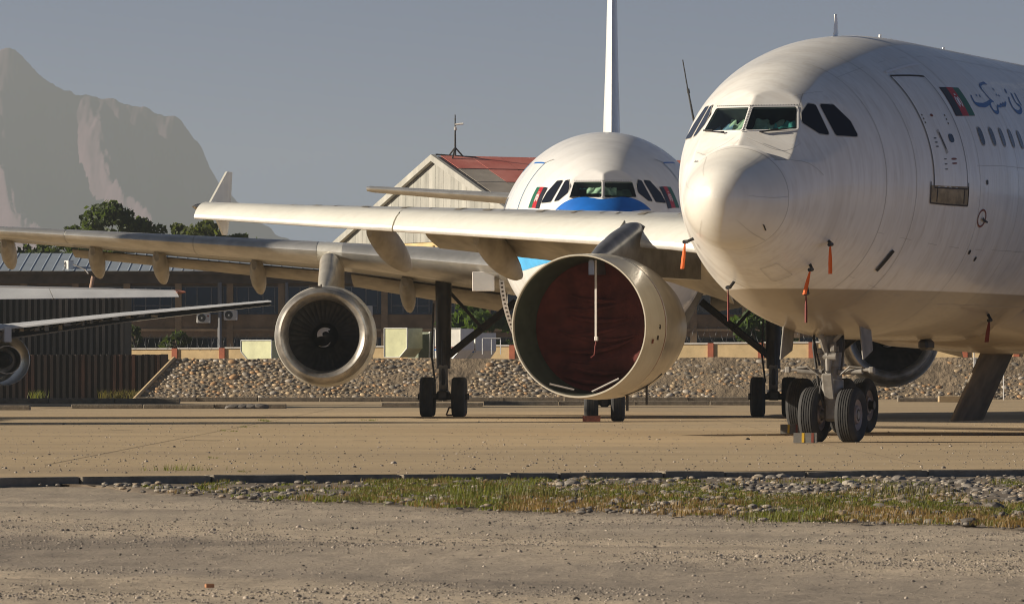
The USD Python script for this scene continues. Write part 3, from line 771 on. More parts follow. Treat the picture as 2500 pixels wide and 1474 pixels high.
A.add('rain_gutter', ribbon_decal([(5.16, .668, .05), (5.9, .655, .05), (6.82, .646, .03)], .03), flag_white, fusA, cl=True, smooth=True)
flag(A, [(6.66, .865), (7.58, .875), (7.53, 1.097), (6.60, 1.097)], 'krg')
TEXT = [[(8.01, .935, 12), (7.94, .958, 21), (7.91, .993, 29), (8.06, 1.011, 36), (8.34, 1.012, 36), (8.72, .993, 31), (9.09, .967, 21), (9.23, .971, 14)],
        [(9.75, .811, 38), (9.7, .797, 26), (9.4, .811, 21), (9.11, .841, 21), (9.03, .876, 24), (9.04, .914, 26), (9.08, .947, 26), (9.18, .965, 21)],
        [(8.91, .985, 19), (8.81, 1.02, 31), (8.83, 1.048, 33), (8.96, 1.06, 29), (9.15, 1.043, 21), (9.26, 1.015, 17), (9.43, .994, 17)],
        [(9.35, 1.001, 19), (9.51, 1.002, 19), (9.68, .979, 17), (9.69, .997, 19), (9.92, .965, 17), (9.85, .992, 19), (10.16, .952, 17)],
        [(8.32, .926, 29), (8.34, .938, 26)], [(8.51, .93, 29), (8.54, .941, 26)], [(9.97, .84, 24), (9.95, .858, 24)], [(9.85, .892, 24), (9.86, .907, 24)], [(10.0, .895, 24), (10.01, .91, 24)],
        [(10.92, .823, 19), (10.76, .863, 19)],
        [(10.68, .902, 12), (10.51, .942, 21), (10.42, .989, 29), (10.5, 1.02, 36), (10.67, 1.026, 33), (10.94, 1.004, 26), (11.07, .969, 21), (10.94, .956, 21)],
        [(11.15, .856, 21), (11.0, .901, 21), (10.92, .944, 24), (11.03, .964, 24)], [(11.43, .85, 19), (11.3, .899, 21), (11.2, .959, 24)]]
for s in TEXT:
    A.add('lettering_stroke', ribbon_decal([(t, p, w * .0026) for t, p, w in s], .007, 5), letter_blue, fusA, cl=True, smooth=True)
for k in range(18):
    t = 7.42 + .60 * k
    w = A.add('cabin_window', oval_decal(t, 1.242, .125, .185, .008), seam_soft, cl=True, smooth=True)
    A.add('window_pane', oval_decal(t, 1.242, .105, .165, .011), cabin_glass, w, cl=True, smooth=True)
# probes with ribbons, scoop, red ring, drains, aerials
def probe(t, ph, drop, lean, mat, name='pitot_cover', w=.036, rl=None):
    p0 = raised(np.array(t), np.array(ph), 0.0); p1 = raised(np.array(t - .05), np.array(ph), .13)
    k = A.add(name, join([tube([p0, p1], .028, 8), tube([p1, p1 + np.array((0, -.16, -.01))], .035, 8)]), black, fusA, cl=True)
    a = p1 + np.array((0, -.1, 0)); L = drop
    b = a + np.array((lean, -lean * .2, -L))
    rr = [[(*(a * (1 - s) + b * s + np.array((dx * w * (.35 + .65 * min(s * 2, 1)), dy, 0))),) for dx, dy in ((-1, 0), (0, -.012), (1, 0), (0, .012))] for s in np.linspace(0, 1, 6)]
    A.add('ribbon', loft(rr), mat, k, cl=True, smooth=False)
probe(2.55, 2.20, .52, .0, orange_m)
probe(2.58, 2.53, .44, -.12, orange_m)
probe(2.5, -2.16, .48, -.06, orange_m)
probe(3.2, 2.78, .52, 0, dkred_m, w=.025)
probe(2.9, -2.75, .60, 0, dkred_m, w=.02)
probe(11.4, 2.54, .42, -.06, dkred_m, w=.04)
A.add('air_scoop', ribbon_decal([(4.36, 2.11, .10), (4.30, 2.2, .10), (4.25, 2.31, .10)], .025, 5), black, fusA, cl=True, smooth=True)
a_ = np.linspace(0, 2 * np.pi, 25)
A.add('red_ring_marking', ribbon_decal([(7.22 + .19 * math.cos(t), 1.786 + .055 * math.sin(t) * 1.0, .035) for t in a_], .008, 1), rust_red, fusA, cl=True, smooth=True)
A.add('angle_vane', ribbon_decal([(7.2, 1.785, .05), (7.33, 1.80, .045), (7.5, 1.81, .03)], .03), black, fusA, cl=True, smooth=True)
for t, p in ((7.33, 1.55), (7.15, 2.02), (7.6, 2.067)):
    A.add('drain_port', oval_decal(t, p, .05, .045, .01), black, fusA, cl=True, smooth=True)
A.add('nose_probe', ribbon_decal([(.70, 2.20, .04), (.85, 2.32, .04)], .015), black, fusA, cl=True, smooth=True)
A.add('belly_hatch', join([edge((1.9, 2.75), (1.9, 3.0), .012), edge((1.9, 3.0), (2.5, 3.0), .012), edge((2.5, 3.0), (2.5, 2.75), .012), edge((2.5, 2.75), (1.9, 2.75), .012)]), seam_soft, fusA, cl=True, smooth=True)
def blade(t, h, c, ph=0.0, nm='blade_aerial'):
    z = float(fT(min(t, 9)))
    rr = [[(x, t + (y + sh) * c, z + zz) for x, y in ((0, 0), (.03, .4), (0, 1), (-.03, .4))] for zz, sh, c in ((-.05, 0, c), (h * .6, .35, c * .7), (h, 1.0, c * .35))]
    A.add(nm, loft(rr), white_b, fusA, cl=True, smooth=False)
blade(6.7, .42, .34); blade(9.6, .10, .10); blade(13.8, .1, .15)
A.add('belly_keel_lamp', join([rbox((.35, 11.5, -2.9), (.2, .5, .2), .05)]), gear_dark, fusA, cl=True)
wA = make_wing(A, ZA, -1, True, fairings=((17.2, 1.0), (14.0, 1.0), (10.2, .9)))
make_wing(A, ZA, 1, True, fairings=((17.2, 1.0), (14.0, 1.0), (10.2, .9)))
eA = engine_open(A, -1, 2.21); engine_open(A, 1, 2.21)
for s in (-1, 1): pylon(A, s, 2.21, ZA(7.9), pylon_m)
tail_fin(A)
A.add('wing_body_fairing', loft([[(x * w, y, CZ - 2.0 + z * h) for x, z in ((-1, .8), (-1, -.2), (-.75, -.85), (0, -1), (.75, -.85), (1, -.2), (1, .8))] for y, w, h in ((12.5, 1.4, .5), (14.5, 2.4, .9), (17, 2.75, 1.05), (23, 2.75, 1.05), (27, 2.0, .8), (29, 1.0, .5))]), white, fusA, smooth=50)
ngA = nose_gear(A)
mgA = main_gear(A, -1, gear_dark); main_gear(A, 1, gear_dark)
# open belly door of the main gear bay
d = rbox((0, 0, -.95), (.06, 2.3, 1.95), .02)
d.vertices[:, 1] += np.where(d.vertices[:, 2] < -1.0, -.15, 0)
d.apply_transform(rot(.42, (0, 1, 0))); d.apply_translation((-.25, 19.2, 2.05))
A.add('gear_bay_door', d, M('gear_bay_door_grime', (.17, .135, .09), rough=.6, var=.5, scale=1.5), smooth=False, gear=True, label='large grimy door hanging slanted under the belly')
# painted letters on the nose gear door
tx = meshkit.text_mesh('OAO', .16, .004); tx.apply_transform(rot(np.pi / 2, (1, 0, 0))); tx.apply_scale((.55, 1, 1)); tx.apply_translation((.70 + .04, 6.67 - .92, 2.0))

# ---- the airliner behind, facing the camera
ZB = lambda l: np.interp(l, [2.2, 3.2, 7.9, 17.9, 21.95], [4.05, 4.18, 4.68, 5.5, 5.75])
B = Plane('parked_airliner', 'white airliner facing head on, blue band under its cockpit windows', None, (2.27, 135.5), math.radians(1.4), math.radians(.65))
fusB = B.add('fuselage', FUSE, white_b, cl=True, smooth=24)
windshield(B, fusB, [(1, pale_cloth, .03, .34, .86, 1.10, .10, .5), (1, M('grey_green_sunshade', (.16, .22, .15), rough=.8), .2, .78, .84, 1.08, .2, .6), (-1, pale_cloth, .03, .42, .90, 1.1, .12, .5), (-1, teal_cloth, .4, .62, 1.02, 1.12, .2, .4)])
BU = PchipInterpolator([-1.13, -.80, -.45, 0, .45, .80, 1.13], [2.06, 1.80, 1.60, 1.44, 1.60, 1.80, 2.06]); BL = PchipInterpolator([-1.13, -.90, -.76, -.37, 0, .37, .76, .90, 1.13], [2.05, 1.60, 1.44, .90, .84, .90, 1.44, 1.60, 2.05])
bp_ = np.linspace(-1.13, 1.13, 49); bk = np.linspace(0, 1, 8)
B.add('livery_band', TM(*decal_raw(BU(bp_)[:, None] * (1 - bk) + BL(bp_)[:, None] * bk, np.repeat(bp_[:, None], 8, 1), .010)), blue_m, fusB, cl=True, smooth=True, label='blue band under the cockpit windows')
flag(B, [(3.20, -.95), (4.0, -1.0), (4.0, -1.265), (3.12, -1.25)], 'krg')
flag(B, [(3.20, .94), (4.0, 1.0), (4.0, 1.265), (3.12, 1.25)], 'krg')
for s in (-1, 1):
    DB = [(5.0, s * .72), (6.3, s * .78), (6.4, s * 1.6), (5.0, s * 1.6)]
    dB = B.add('cabin_door', quad_decal(DB, .010, 8, 16), white_b, cl=True, smooth=True)
    for a, b, w, m in ((0, 1, .05, blue_m), (1, 2, .02, ltblue_m), (3, 0, .02, ltblue_m)):
        B.add('door_seal', edge(DB[a], DB[b], w), m, dB, cl=True, smooth=True)
    B.add('rain_gutter', ribbon_decal([(4.6, s * .62, .03), (5.0, s * .72, .03)], .02), seam_soft, fusB, cl=True, smooth=True)
    B.add('livery_stripe', ribbon_decal([(2.2, s * 2.0, .04), (3.2, s * 1.93, .30), (4.5, s * 1.86, .55), (6, s * 1.80, .7), (10, s * 1.76, .8), (20, s * 1.75, .8)], .007, 4), ltblue_m, fusB, cl=True, smooth=True)
    for k in range(12):
        w = B.add('cabin_window', oval_decal(7.4 + .6 * k, s * 1.242, .125, .185, .008), seam_soft, cl=True, smooth=True)
        B.add('window_pane', oval_decal(7.4 + .6 * k, s * 1.242, .105, .165, .011), cabin_glass, w, cl=True, smooth=True)
B.add('livery_lettering', join([ribbon_decal([(7.3 + k * .5, -.78, .12), (7.5 + k * .5, -.9 + .03 * (k % 2), .16)], .008) for k in range(5)]), ltblue_m, fusB, cl=True, smooth=True)
for s in (-1, 1):
    make_wing(B, ZB, s, False, fairings=((18.2, .75), (15.4, .8), (13.4, .8), (10.4, .85), (5.9, .9)))
    engine_full(B, s, 2.24)
    pylon(B, s, 2.24, ZB(7.9) - .1)
    main_gear(B, s)
tail_fin(B, rudder_turn=-.10)
nose_gear(B, braces=False, mats=(gear_dark, gear_dark))
B.add('wing_body_fairing', loft([[(x * w, y, CZ - 2.0 + z * h) for x, z in ((-1, .8), (-1, -.2), (-.75, -.85), (0, -1), (.75, -.85), (1, -.2), (1, .8))] for y, w, h in ((12.5, 1.4, .5), (14.5, 1.7, .8), (17, 2.0, 1.0), (23, 2.1, 1.0), (27, 2.0, .8), (29, 1.0, .5))]), white_b, fusB, smooth=50)
# curved rack and loose panels at the wing root
th_ = np.linspace(0, 1, 18)
arc = np.stack([-2.95 + .08 * 0 + .45 * th_ ** 2, np.full(18, 15.6), 4.05 - 1.95 * th_], 1)
rack = B.add('curved_rack', loft([[(p[0] + dx, p[1] + dy, p[2]) for dx, dy in ((-.07, -.03), (.07, -.03), (.07, .03), (-.07, .03))] for p in arc]), strap_m, smooth=False, label='pale curved perforated strip hanging from the wing root')
for p in arc[1:-1]: B.add('rack_hole', rbox(p + np.array((0, -.035, 0)), (.06, .02, .05), .01), seam_m, rack, smooth=False)
B.add('root_panel', rbox((-3.45, 15.5, 3.75), (.62, .08, .55), .02), strap_m, smooth=False)
st = rbox((0, 0, 0), (.34, .06, 2.0), .02); st.apply_transform(rot(.45, (0, 1, 0))); st.apply_translation((2.5, 17.5, 3.4))
B.add('hanging_panel', st, gear_door_m, smooth=False)
#PART2
# ------------------------------------------------------------------ ground
rnd = random.Random(11); rg = np.random.default_rng(11)
GZ = -0.13
def kerb_y(x): return 68.05 + .445 * x                       # the near edge of the apron runs slightly away to the right
concrete = M('apron_concrete', (.39, .285, .165), rough=.9, var=.14, scale=.28, stretch=(.35, 1, 1), bump=.02, bscale=14, detail=11, col2=(.47, .345, .19))
gravel_m = usdkit.material(stage, '/World/Looks/gravel_road_look', {
    'tc': ('texture_coordinate', {}), 'map': ('mapping', {'scale': (.16, .55, 1)}), 'n1': ('noise_texture', {'scale': 1.0, 'detail': 6.0, 'roughness': .6}),
    'n2': ('noise_texture', {'scale': 26.0, 'detail': 6.0, 'roughness': .75}), 'r1': ('rgb_ramp', {'ramp': [(.34, (.35, .288, .22)), (.5, (.465, .382, .287)), (.66, (.53, .435, .325))]}),
    'r2': ('rgb_ramp', {'ramp': [(.28, (.42, .42, .43)), (.5, (1, 1, 1)), (.72, (1.4, 1.35, 1.25))]}), 'mul': ('mix', {'mix_type': 'multiply', 'fac': 1.0}),
    # wheel tracks: bands along the way the road runs
    'sx': ('separate_xyz', {}), 'wx': ('math', {'math_type': 'multiply_add', 'value2': 1.35}), 'wn': ('math', {'math_type': 'multiply_add', 'value2': 7.0}),
    'wr': ('map_range', {'from_min': 31.5, 'from_max': 63.5, 'to_min': 0, 'to_max': 1, 'clamp': True}),
    'r3': ('rgb_ramp', {'ramp': [(0, (1.12, 1.1, 1.06)), (.16, (1.12, 1.1, 1.06)), (.22, (.66, .66, .68)), (.34, (.72, .72, .73)), (.42, (1.02, 1.0, .97)), (.58, (1.04, 1.02, .98)), (.66, (.80, .80, .80)), (.74, (.98, .97, .95)), (.86, (.72, .72, .72)), (1, (.78, .76, .73))]}),
    'mul2': ('mix', {'mix_type': 'multiply', 'fac': 1.0}),
    'b': ('bump', {'strength': 1.0, 'distance': .025}), 'p': ('principled_bsdf', {'roughness': .95})},
    [('tc.object', 'map.vector'), ('map.vector', 'n1.vector'), ('tc.object', 'n2.vector'), ('n1.fac', 'r1.fac'), ('n2.fac', 'r2.fac'), ('r1.color', 'mul.color1'), ('r2.color', 'mul.color2'),
     ('tc.object', 'sx.vector'), ('sx.x', 'wx.value1'), ('sx.y', 'wx.value3'), ('n1.fac', 'wn.value1'), ('wx.value', 'wn.value3'), ('wn.value', 'wr.value'), ('wr.result', 'r3.fac'),
     ('mul.color', 'mul2.color1'), ('r3.color', 'mul2.color2'), ('mul2.color', 'p.base_color'), ('n2.fac', 'b.height'), ('b.normal', 'p.normal')], surface='p.BSDF')
dirt_m = M('verge_soil', (.15, .115, .08), rough=.95, var=.4, scale=2.5, bump=.02, bscale=12)
terrain_m = M('dusty_terrain', (.27, .21, .14), rough=1.0, var=.2, scale=.05)
kerb_m = M('kerb_concrete', (.20, .165, .12), rough=.9, var=.35, scale=4, bump=.02, bscale=14)
stone_cols = M('river_stone', (.25, .20, .145), rough=.75, var=.25, scale=4, island=.55)
pebble_m = M('pebble', (.25, .21, .165), rough=.85, var=.3, scale=20, island=.85)

# the whole country: one sheet to the foot of the mountains and beyond, then the apron and the near road laid on it
terr = TM([(-4400, -390, -.30), (4400, -390, -.30), (4400, 9700, -.30), (-4400, 9700, -.30)], [(0, 1, 2, 3)])
obj('terrain', terr, terrain_m, kind='structure')
xs = np.array([-400, -60, -20, -8, 0, 8, 20, 60, 400.0])
front = [(x, kerb_y(x) if abs(x) < 60 else kerb_y(math.copysign(60, x))) for x in xs]
apron_poly = shapely.Polygon(front + [(400, 268), (-400, 268)])
apron = obj('apron', sheet(apron_poly, 0.0), concrete, kind='structure')

def ground_h(X, Y):
    P = np.stack([X * .28, Y * .22, 0 * X], -1)
    rut = meshkit.fbm(P, 3, 3) - .5
    fine = meshkit.fbm(np.stack([X * 2.2, Y * 1.1, 0 * X + 5], -1), 3, 9) - .5
    grain = meshkit.noise(np.stack([X * 7, Y * 5, 0 * X + 2], -1), 12) - .5
    Wd = Y + 1.35 * X
    band = np.exp(-((Wd - 40.5) / 2.0) ** 2) * .04 - np.exp(-((Wd - 36.5) / 1.2) ** 2) * .02 - np.exp(-((Wd - 48) / 2.0) ** 2) * .02
    return GZ + rut * .055 + fine * .030 + grain * .016 + band + .012 * np.clip((Y - kerb_y(X) + 3) / 3, 0, 1)
gx = np.arange(-7.6, 8.6, .055); gy = np.concatenate([np.arange(27, 44, .065), np.arange(44, 73.5, .10)])
near = grid(gx, gy, ground_h)
# keep what lies in front of the kerb
cen = near.triangles_center
near.update_faces(cen[:, 1] < kerb_y(cen[:, 0]) + .12)
obj('gravel_road', near, gravel_m, smooth=True, kind='structure')
obj('outer_gravel', TM([(-400, -600, -.20), (400, -600, -.20), (400, 42, -.20), (8.5, kerb_y(8.5), -.20), (-7.5, kerb_y(-7.5), -.20), (-400, 42, -.20)], [(0, 1, 2), (0, 2, 3), (0, 3, 4), (0, 4, 5)]), gravel_m, kind='structure')

# broken concrete kerb along the apron's near edge
kd = np.array([1, .445, 0]); kd /= np.linalg.norm(kd); kn = np.array([kd[1], -kd[0], 0])
s = -13.0
while s < 13.5:
    L = rnd.uniform(.7, 2.6)
    px = kd[0] * s
    base = np.array([px, kerb_y(px), 0]) + kn * rnd.uniform(.02, .07)
    h = .004 + rnd.uniform(-.012, .004)
    b = rbox((L / 2, 0, 0), (L - rnd.uniform(.002, .012), .34, .30), .018)
    b = b.subdivide()
    b.vertices += .028 * (meshkit.fbm(b.vertices * 5 + s, 2, 4)[:, None] - .5) * (np.abs(b.vertices[:, 2:3]) < .2)
    b.apply_transform(rot(math.atan2(kd[1], kd[0]) + rnd.uniform(-.01, .01), (0, 0, 1)))
    b.apply_translation(base + np.array([0, 0, h - .15]))
    obj('kerb_block', b, kerb_m, apron, smooth=False)
    s += L

for xj in (-6.4, 5.6):
    obj('joint', box(xj, xj + .012, 74, 236, .003, .0045), dirt_m, apron)

# stones: a few shapes, shared
def stone_mesh(seed, flat=.6, n=1):
    m = trimesh.creation.icosphere(n, 1.0)
    v = m.vertices
    m.vertices = v * (.75 + .55 * meshkit.fbm(v * 1.3 + seed * 7.1, 3, seed)[:, None]) * np.array([1, .8, flat])
    return m

def at_ground(px, py, z=GZ):
    d = (EYE - z) * FOC / (py - HOR)
    return np.array([(px - 1250) / FOC * d, d, z])

def instancer(name, protos, pos, yaw, scale, idx, kind='stuff', parent='/World', label=None, cat=None):
    p = path_for(parent, name)
    pi = UsdGeom.PointInstancer.Define(stage, p)
    rel = pi.CreatePrototypesRel()
    for k, (m, mt, sm) in enumerate(protos):
        mp = usdkit.mesh(stage, f'{p}/shape_{k:03d}', m, mt, smooth=sm)
        rel.AddTarget(mp.GetPath())
    pi.CreateProtoIndicesAttr(Vt.IntArray.FromNumpy(np.asarray(idx, np.int32)))
    pi.CreatePositionsAttr(Vt.Vec3fArray.FromNumpy(np.asarray(pos, np.float32)))
    sc = np.asarray(scale, np.float32)
    pi.CreateScalesAttr(Vt.Vec3fArray.FromNumpy(np.repeat(sc[:, None], 3, 1) if sc.ndim == 1 else sc))
    h = np.asarray(yaw) / 2
    pi.CreateOrientationsAttr(Vt.QuathArray([Gf.Quath(float(math.cos(a)), 0, 0, float(math.sin(a))) for a in h]))
    tag(pi.GetPrim(), label, cat, None, kind)
    return p

# loose pebbles of the road
pebs = [(stone_mesh(k, .55 + .05 * k), pebble_m, True) for k in range(4)]
N = 70000
d = 1 / (rg.uniform(1 / 58, 1 / 29.5, N)) ; d = np.where(rg.random(N) < .35, rg.uniform(29.5, 62, N), d)
x = rg.uniform(-.105, .105, N) * d
dens = meshkit.fbm(np.stack([x * .5, d * .6, 0 * x], -1), 3, 21)
band = np.exp(-((d + 1.35 * x - 40.5) / 2.2) ** 2) * .5 - np.exp(-((d + 1.35 * x - 35) / 3.0) ** 2) * .35
keep = (rg.random(N) < np.clip((dens - .36) * 3 + band, .08, 1)) & (d < kerb_y(x) - 2)
x, d = x[keep], d[keep]
size = np.clip(rg.lognormal(-5.2, .42, len(x)), .003, .026)
instancer('gravel', pebs, np.stack([x, d, ground_h(x, d) + size * .15], 1), rg.uniform(0, 6.28, len(x)), size, rg.integers(0, 4, len(x)), label='loose pebbles strewn over the near gravel road', cat='gravel')
na = 4200; da = 1 / rg.uniform(1 / 150, 1 / 68, na); xa_ = rg.uniform(-.105, .105, na) * da; kk = da > kerb_y(xa_) + .3; xa_, da = xa_[kk], da[kk]
sz = np.clip(rg.lognormal(-4.85, .5, len(xa_)), .005, .05)
instancer('grit', pebs, np.stack([xa_, da, .002 + sz * .1], 1), rg.uniform(0, 6.28, len(xa_)), sz, rg.integers(0, 4, len(xa_)), label='grit and small stones scattered over the apron', cat='grit')
for k, (px, py, w, dd) in enumerate(((498, 1075, .55, .35), (880, 1075, .22, .2), (662, 1014, .4, .5), (650, 1019, .7, .4), (1055, 1025, .3, .6), (1345, 1021, .4, .3), (1340, 1072, .3, .2), (290, 1050, .5, .25), (1760, 1064, .5, .3))):
    dc = EYE * FOC / (py - HOR); xc = (px - 1250) / FOC * dc
    a = np.linspace(0, 6.28, 14)[:-1]
    poly = shapely.Polygon(np.stack([xc + w * np.cos(a) * rg.uniform(.5, 1, 13), dc + dd * np.sin(a) * rg.uniform(.3, 1, 13)], 1)).buffer(0)
    if poly.geom_type == 'Polygon': obj('apron_patch', sheet(poly, .004), dirt_m, apron)

# the stony, weedy verge below the kerb
def verge_limits(px):
    """photo rows of the verge's far and near edges"""
    return np.interp(px, [0, 700, 1250, 2500], [1172, 1160, 1158, 1158]), np.interp(px, [-200, 250, 600, 1000, 1250, 1700, 2500, 2800], [1182, 1190, 1222, 1238, 1247, 1264, 1296, 1306])
def verge_points(n, bias=1.0):
    out = []
    while len(out) < n:
        px = rg.uniform(-150, 2650); lo, hi = verge_limits(px)
        py = lo + (hi - lo) * rg.random() ** bias + rg.normal(0, 3)
        p = at_ground(px, py)
        if p[1] > kerb_y(p[0]) - .35: continue
        out.append((px, (py - lo) / (hi - lo), *p))
    return np.array(out)
vs = []
for k in range(40):
    px = -200 + k * 2900 / 39; lo, hi = verge_limits(px)
    a, b = at_ground(px, hi + 2), at_ground(px, lo)
    b[1] = min(b[1], kerb_y(b[0]) - .1)
    vs.append([a, a * .75 + b * .25, a * .5 + b * .5, a * .25 + b * .75, b])
vs = np.array(vs); vs[..., 2] = ground_h(vs[..., 0], vs[..., 1]) + .02; vs[:, 0, 2] -= .05
vs[:, 1:, 2] += .02 * (rg.random(vs[:, 1:, 2].shape))
obj('verge', loft(vs, cap=False, closed=False), dirt_m, smooth=True, kind='structure')
rock_m = [M('verge_stone_grey', (.21, .185, .155), rough=.85, var=.3, scale=3), M('verge_stone_tan', (.27, .21, .145), rough=.85, var=.3, scale=3), M('verge_stone_dark', (.12, .105, .09), rough=.85, var=.3, scale=3), M('verge_stone_pale', (.33, .285, .225), rough=.85, var=.2, scale=3)]
rock_kinds = []
RL = {0: 'grey stone lying in the weedy verge', 1: 'tan stone lying in the weedy verge', 2: 'dark stone lying in the weedy verge', 3: 'pale stone lying in the weedy verge'}
def rock_density(px, v):
    if px < 900: return .22
    if px < 1350: return .55 if v < .3 else .2
    return .95 if v < .58 else .38
vp = verge_points(1250, .9)
vp = vp[np.argsort(-rg.random(len(vp)))]
protos = {}
cnt = 0
small = []
for i, (px, v, x, y, z) in enumerate(vp):
    r = rnd.random()
    dens = rock_density(px, v)
    if r > dens: continue
    sz = float(np.clip(rnd.lognormvariate(-3.06, .40), .03, .11)) * np.interp(px, [0, 2500], [.75, 1.0])
    h = float(ground_h(np.array(x), np.array(y)))
    if sz > .043 and cnt < 290:
        k = rnd.choice((0, 0, 1, 2, 3)); sh = rnd.randrange(3)
        loc = (x, y, h + sz * .22 + .02)
        if (k, sh) not in protos:
            p = thing('verge_rock', RL[k], 'stone', RL[k].split(' lying')[0] + 's of the verge', loc, rnd.uniform(0, 6))
            obj('rock_body', stone_mesh(40 + sh + 5 * k, .36 + .1 * sh), rock_m[k], p, smooth=18)
            stage.GetPrimAtPath(p).SetActive(True)
            UsdGeom.Xformable(stage.GetPrimAtPath(p)).AddScaleOp().Set((sz, sz, sz))
            protos[(k, sh)] = p
        else:
            dup(protos[(k, sh)], loc, rnd.uniform(0, 6), sz)
        cnt += 1
    else:
        small.append((x, y, h + sz * .2 + .02, sz, rnd.randrange(4)))
# a gathering of rubble along the kerb's foot and chips in between
for (px, v, x, y, z) in verge_points(4200, .8):
    if rnd.random() > rock_density(px, v) + .1: continue
    sz = float(np.clip(rnd.lognormvariate(-3.3, .35), .02, .06))
    small.append((x, y, float(ground_h(np.array(x), np.array(y))) + sz * .2 + .03, sz, rnd.randrange(4)))
small = np.array(small)
instancer('rubble', [(stone_mesh(60 + k, .4), rock_m[k], False) for k in range(4)], small[:, :3], rg.uniform(0, 6.28, len(small)), small[:, 3], small[:, 4].astype(int), label='small rubble between the stones of the verge', cat='rubble')

# grass and weeds
def leaf_m(name, c, t):
    return usdkit.material(stage, f'/World/Looks/{name}', {
        'g': ('geometry', {}), 'r': ('rgb_ramp', {'ramp': [(0, np.array(c) * .6), (.6, c), (1, np.array(c) * 1.5)]}), 'd': ('principled_bsdf', {'roughness': .6}),
        't': ('translucent_bsdf', {'color': t}), 'm': ('mix_closure', {'fac': .35})},
        [('g.random_per_island', 'r.fac'), ('r.color', 'd.base_color'), ('d.BSDF', 'm.closure1'), ('t.BSDF', 'm.closure2')], surface='m.closure')
grass_green = leaf_m('grass_green', (.17, .19, .03), (.30, .33, .04))
grass_olive = leaf_m('grass_olive', (.24, .205, .055), (.22, .2, .04))
grass_dry = leaf_m('grass_dry', (.42, .27, .09), (.35, .22, .06))
def tuft(seed, n, h, spread, wid, lean=.5):
    r = np.random.default_rng(seed); v, f = [], []
    for k in range(n):
        a = r.uniform(0, 6.28); b = np.array([r.normal(0, spread), r.normal(0, spread), 0]); L = h * r.uniform(.5, 1.1)
        dr = np.array([math.cos(a), math.sin(a), 0]); sd = np.array([-dr[1], dr[0], 0]) * wid
        le = r.uniform(.1, lean)
        p0, p1, p2 = b, b + dr * L * le * .4 + np.array([0, 0, L * .6]), b + dr * L * le * 1.2 + np.array([0, 0, L * (1 - le * .3)])
        i = len(v); v += [p0 - sd, p0 + sd, p1 - sd * .8, p1 + sd * .8, p2]
        f += [(i, i + 1, i + 3), (i, i + 3, i + 2), (i + 2, i + 3, i + 4)]
    return trimesh.Trimesh(v, f, process=False)
gprot = [(tuft(1, 18, .075, .07, .005, 1.1), grass_green, False), (tuft(2, 18, .065, .08, .005, 1.3), grass_olive, False), (tuft(3, 14, .075, .06, .004, .9), grass_dry, False), (tuft(4, 26, .05, .08, .008, 1.6), grass_green, False)]
gp = verge_points(5200, 1.0)
G = []
for (px, v, x, y, z) in gp:
    n1 = float(meshkit.fbm(np.array([x * 1.3, y * .45, 3.0]), 4, 31)) + .22 * math.exp(-((px - 1190) / 230) ** 2) + .18 * (px > 1750) * (v > .5) * math.exp(-((px - 2080) / 260) ** 2) - .25 * (px < 500)
    n1 += np.interp(v, [0, .3, .75, 1], [-.06, .0, .06, .08])
    n1 += -.12 if px < 300 else .02 if px < 900 else (.10 if v > .22 else 0) if px < 1700 else (.10 if v > .45 else -.04)
    if rnd.random() < np.clip((n1 - .575) * 7, .015, .8):
        dry = v > .72 and 1250 < px < 1800 or (v > .8 and px > 2050)
        k = 2 if (dry and rnd.random() < .7) else rnd.choice((0, 1, 1, 3, 3, 2))
        G.append((x, y, float(ground_h(np.array(x), np.array(y))) + .03, rnd.uniform(.6, 1.25), k))
# a few weeds in the joints of the apron and by the fence
for (px, py, n, sc) in ((640, 1027, 7, 1.0), (600, 1042, 4, .7), (555, 1052, 3, .7), (890, 1026, 5, .8), (605, 1152, 4, .6), (520, 1118, 2, .5)):
    for k in range(n):
        p = at_ground(px + rnd.gauss(0, 14), py + rnd.gauss(0, .8), 0.0); G.append((p[0], p[1], 0, sc * rnd.uniform(.6, 1.1), rnd.choice((0, 1, 3))))
G = np.array(G)
instancer('grass', gprot, G[:, :3], rg.uniform(0, 6.28, len(G)), G[:, 3], G[:, 4].astype(int), label='grass and dry weeds growing among the stones of the verge', cat='grass')
# bushier weeds one can point to
for (px, py, hh, mt, lab) in ((1200, 1222, .27, grass_green, 'tallest green weed clump in the verge, in front of the open engine'), (1130, 1236, .18, grass_green, 'low feathery weed clump at the road edge of the verge'),
                              (2215, 1212, .22, grass_olive, 'grey green weed clump among stones below the belly of the near airliner'), (1940, 1272, .17, grass_green, 'dark green weed clump at the road edge below the nose wheels'),
                              (440, 1172, .2, grass_green, 'small weed tuft under the broken kerb end'), (1300, 1225, .2, grass_olive, 'yellowish weed clump beside the tallest weed of the verge')):
    p = at_ground(px, py)
    w = thing('weed_clump', lab, 'weed', 'weed clumps of the verge', (p[0], p[1], float(ground_h(np.array(p[0]), np.array(p[1]))) + .01), 0)
    obj('stems', join([tuft(px, 130, hh, .16 + hh * .4, .005, .7), tuft(px + 1, 60, hh * .6, .22 + hh * .4, .006, .9)]), mt, w, kind='stuff')
p = at_ground(512, 1433); br = rbox((0, 0, 0), (.058, .035, .026), .004, rot(.3, (0, 0, 1)))
b = thing('brick_fragment', 'orange brick fragment lying alone on the near gravel road', 'brick', None, (p[0], p[1], float(ground_h(np.array(p[0]), np.array(p[1]))) + .02)); obj('fragment_body', br, M('brick_orange', (.42, .19, .08), var=.2), b)

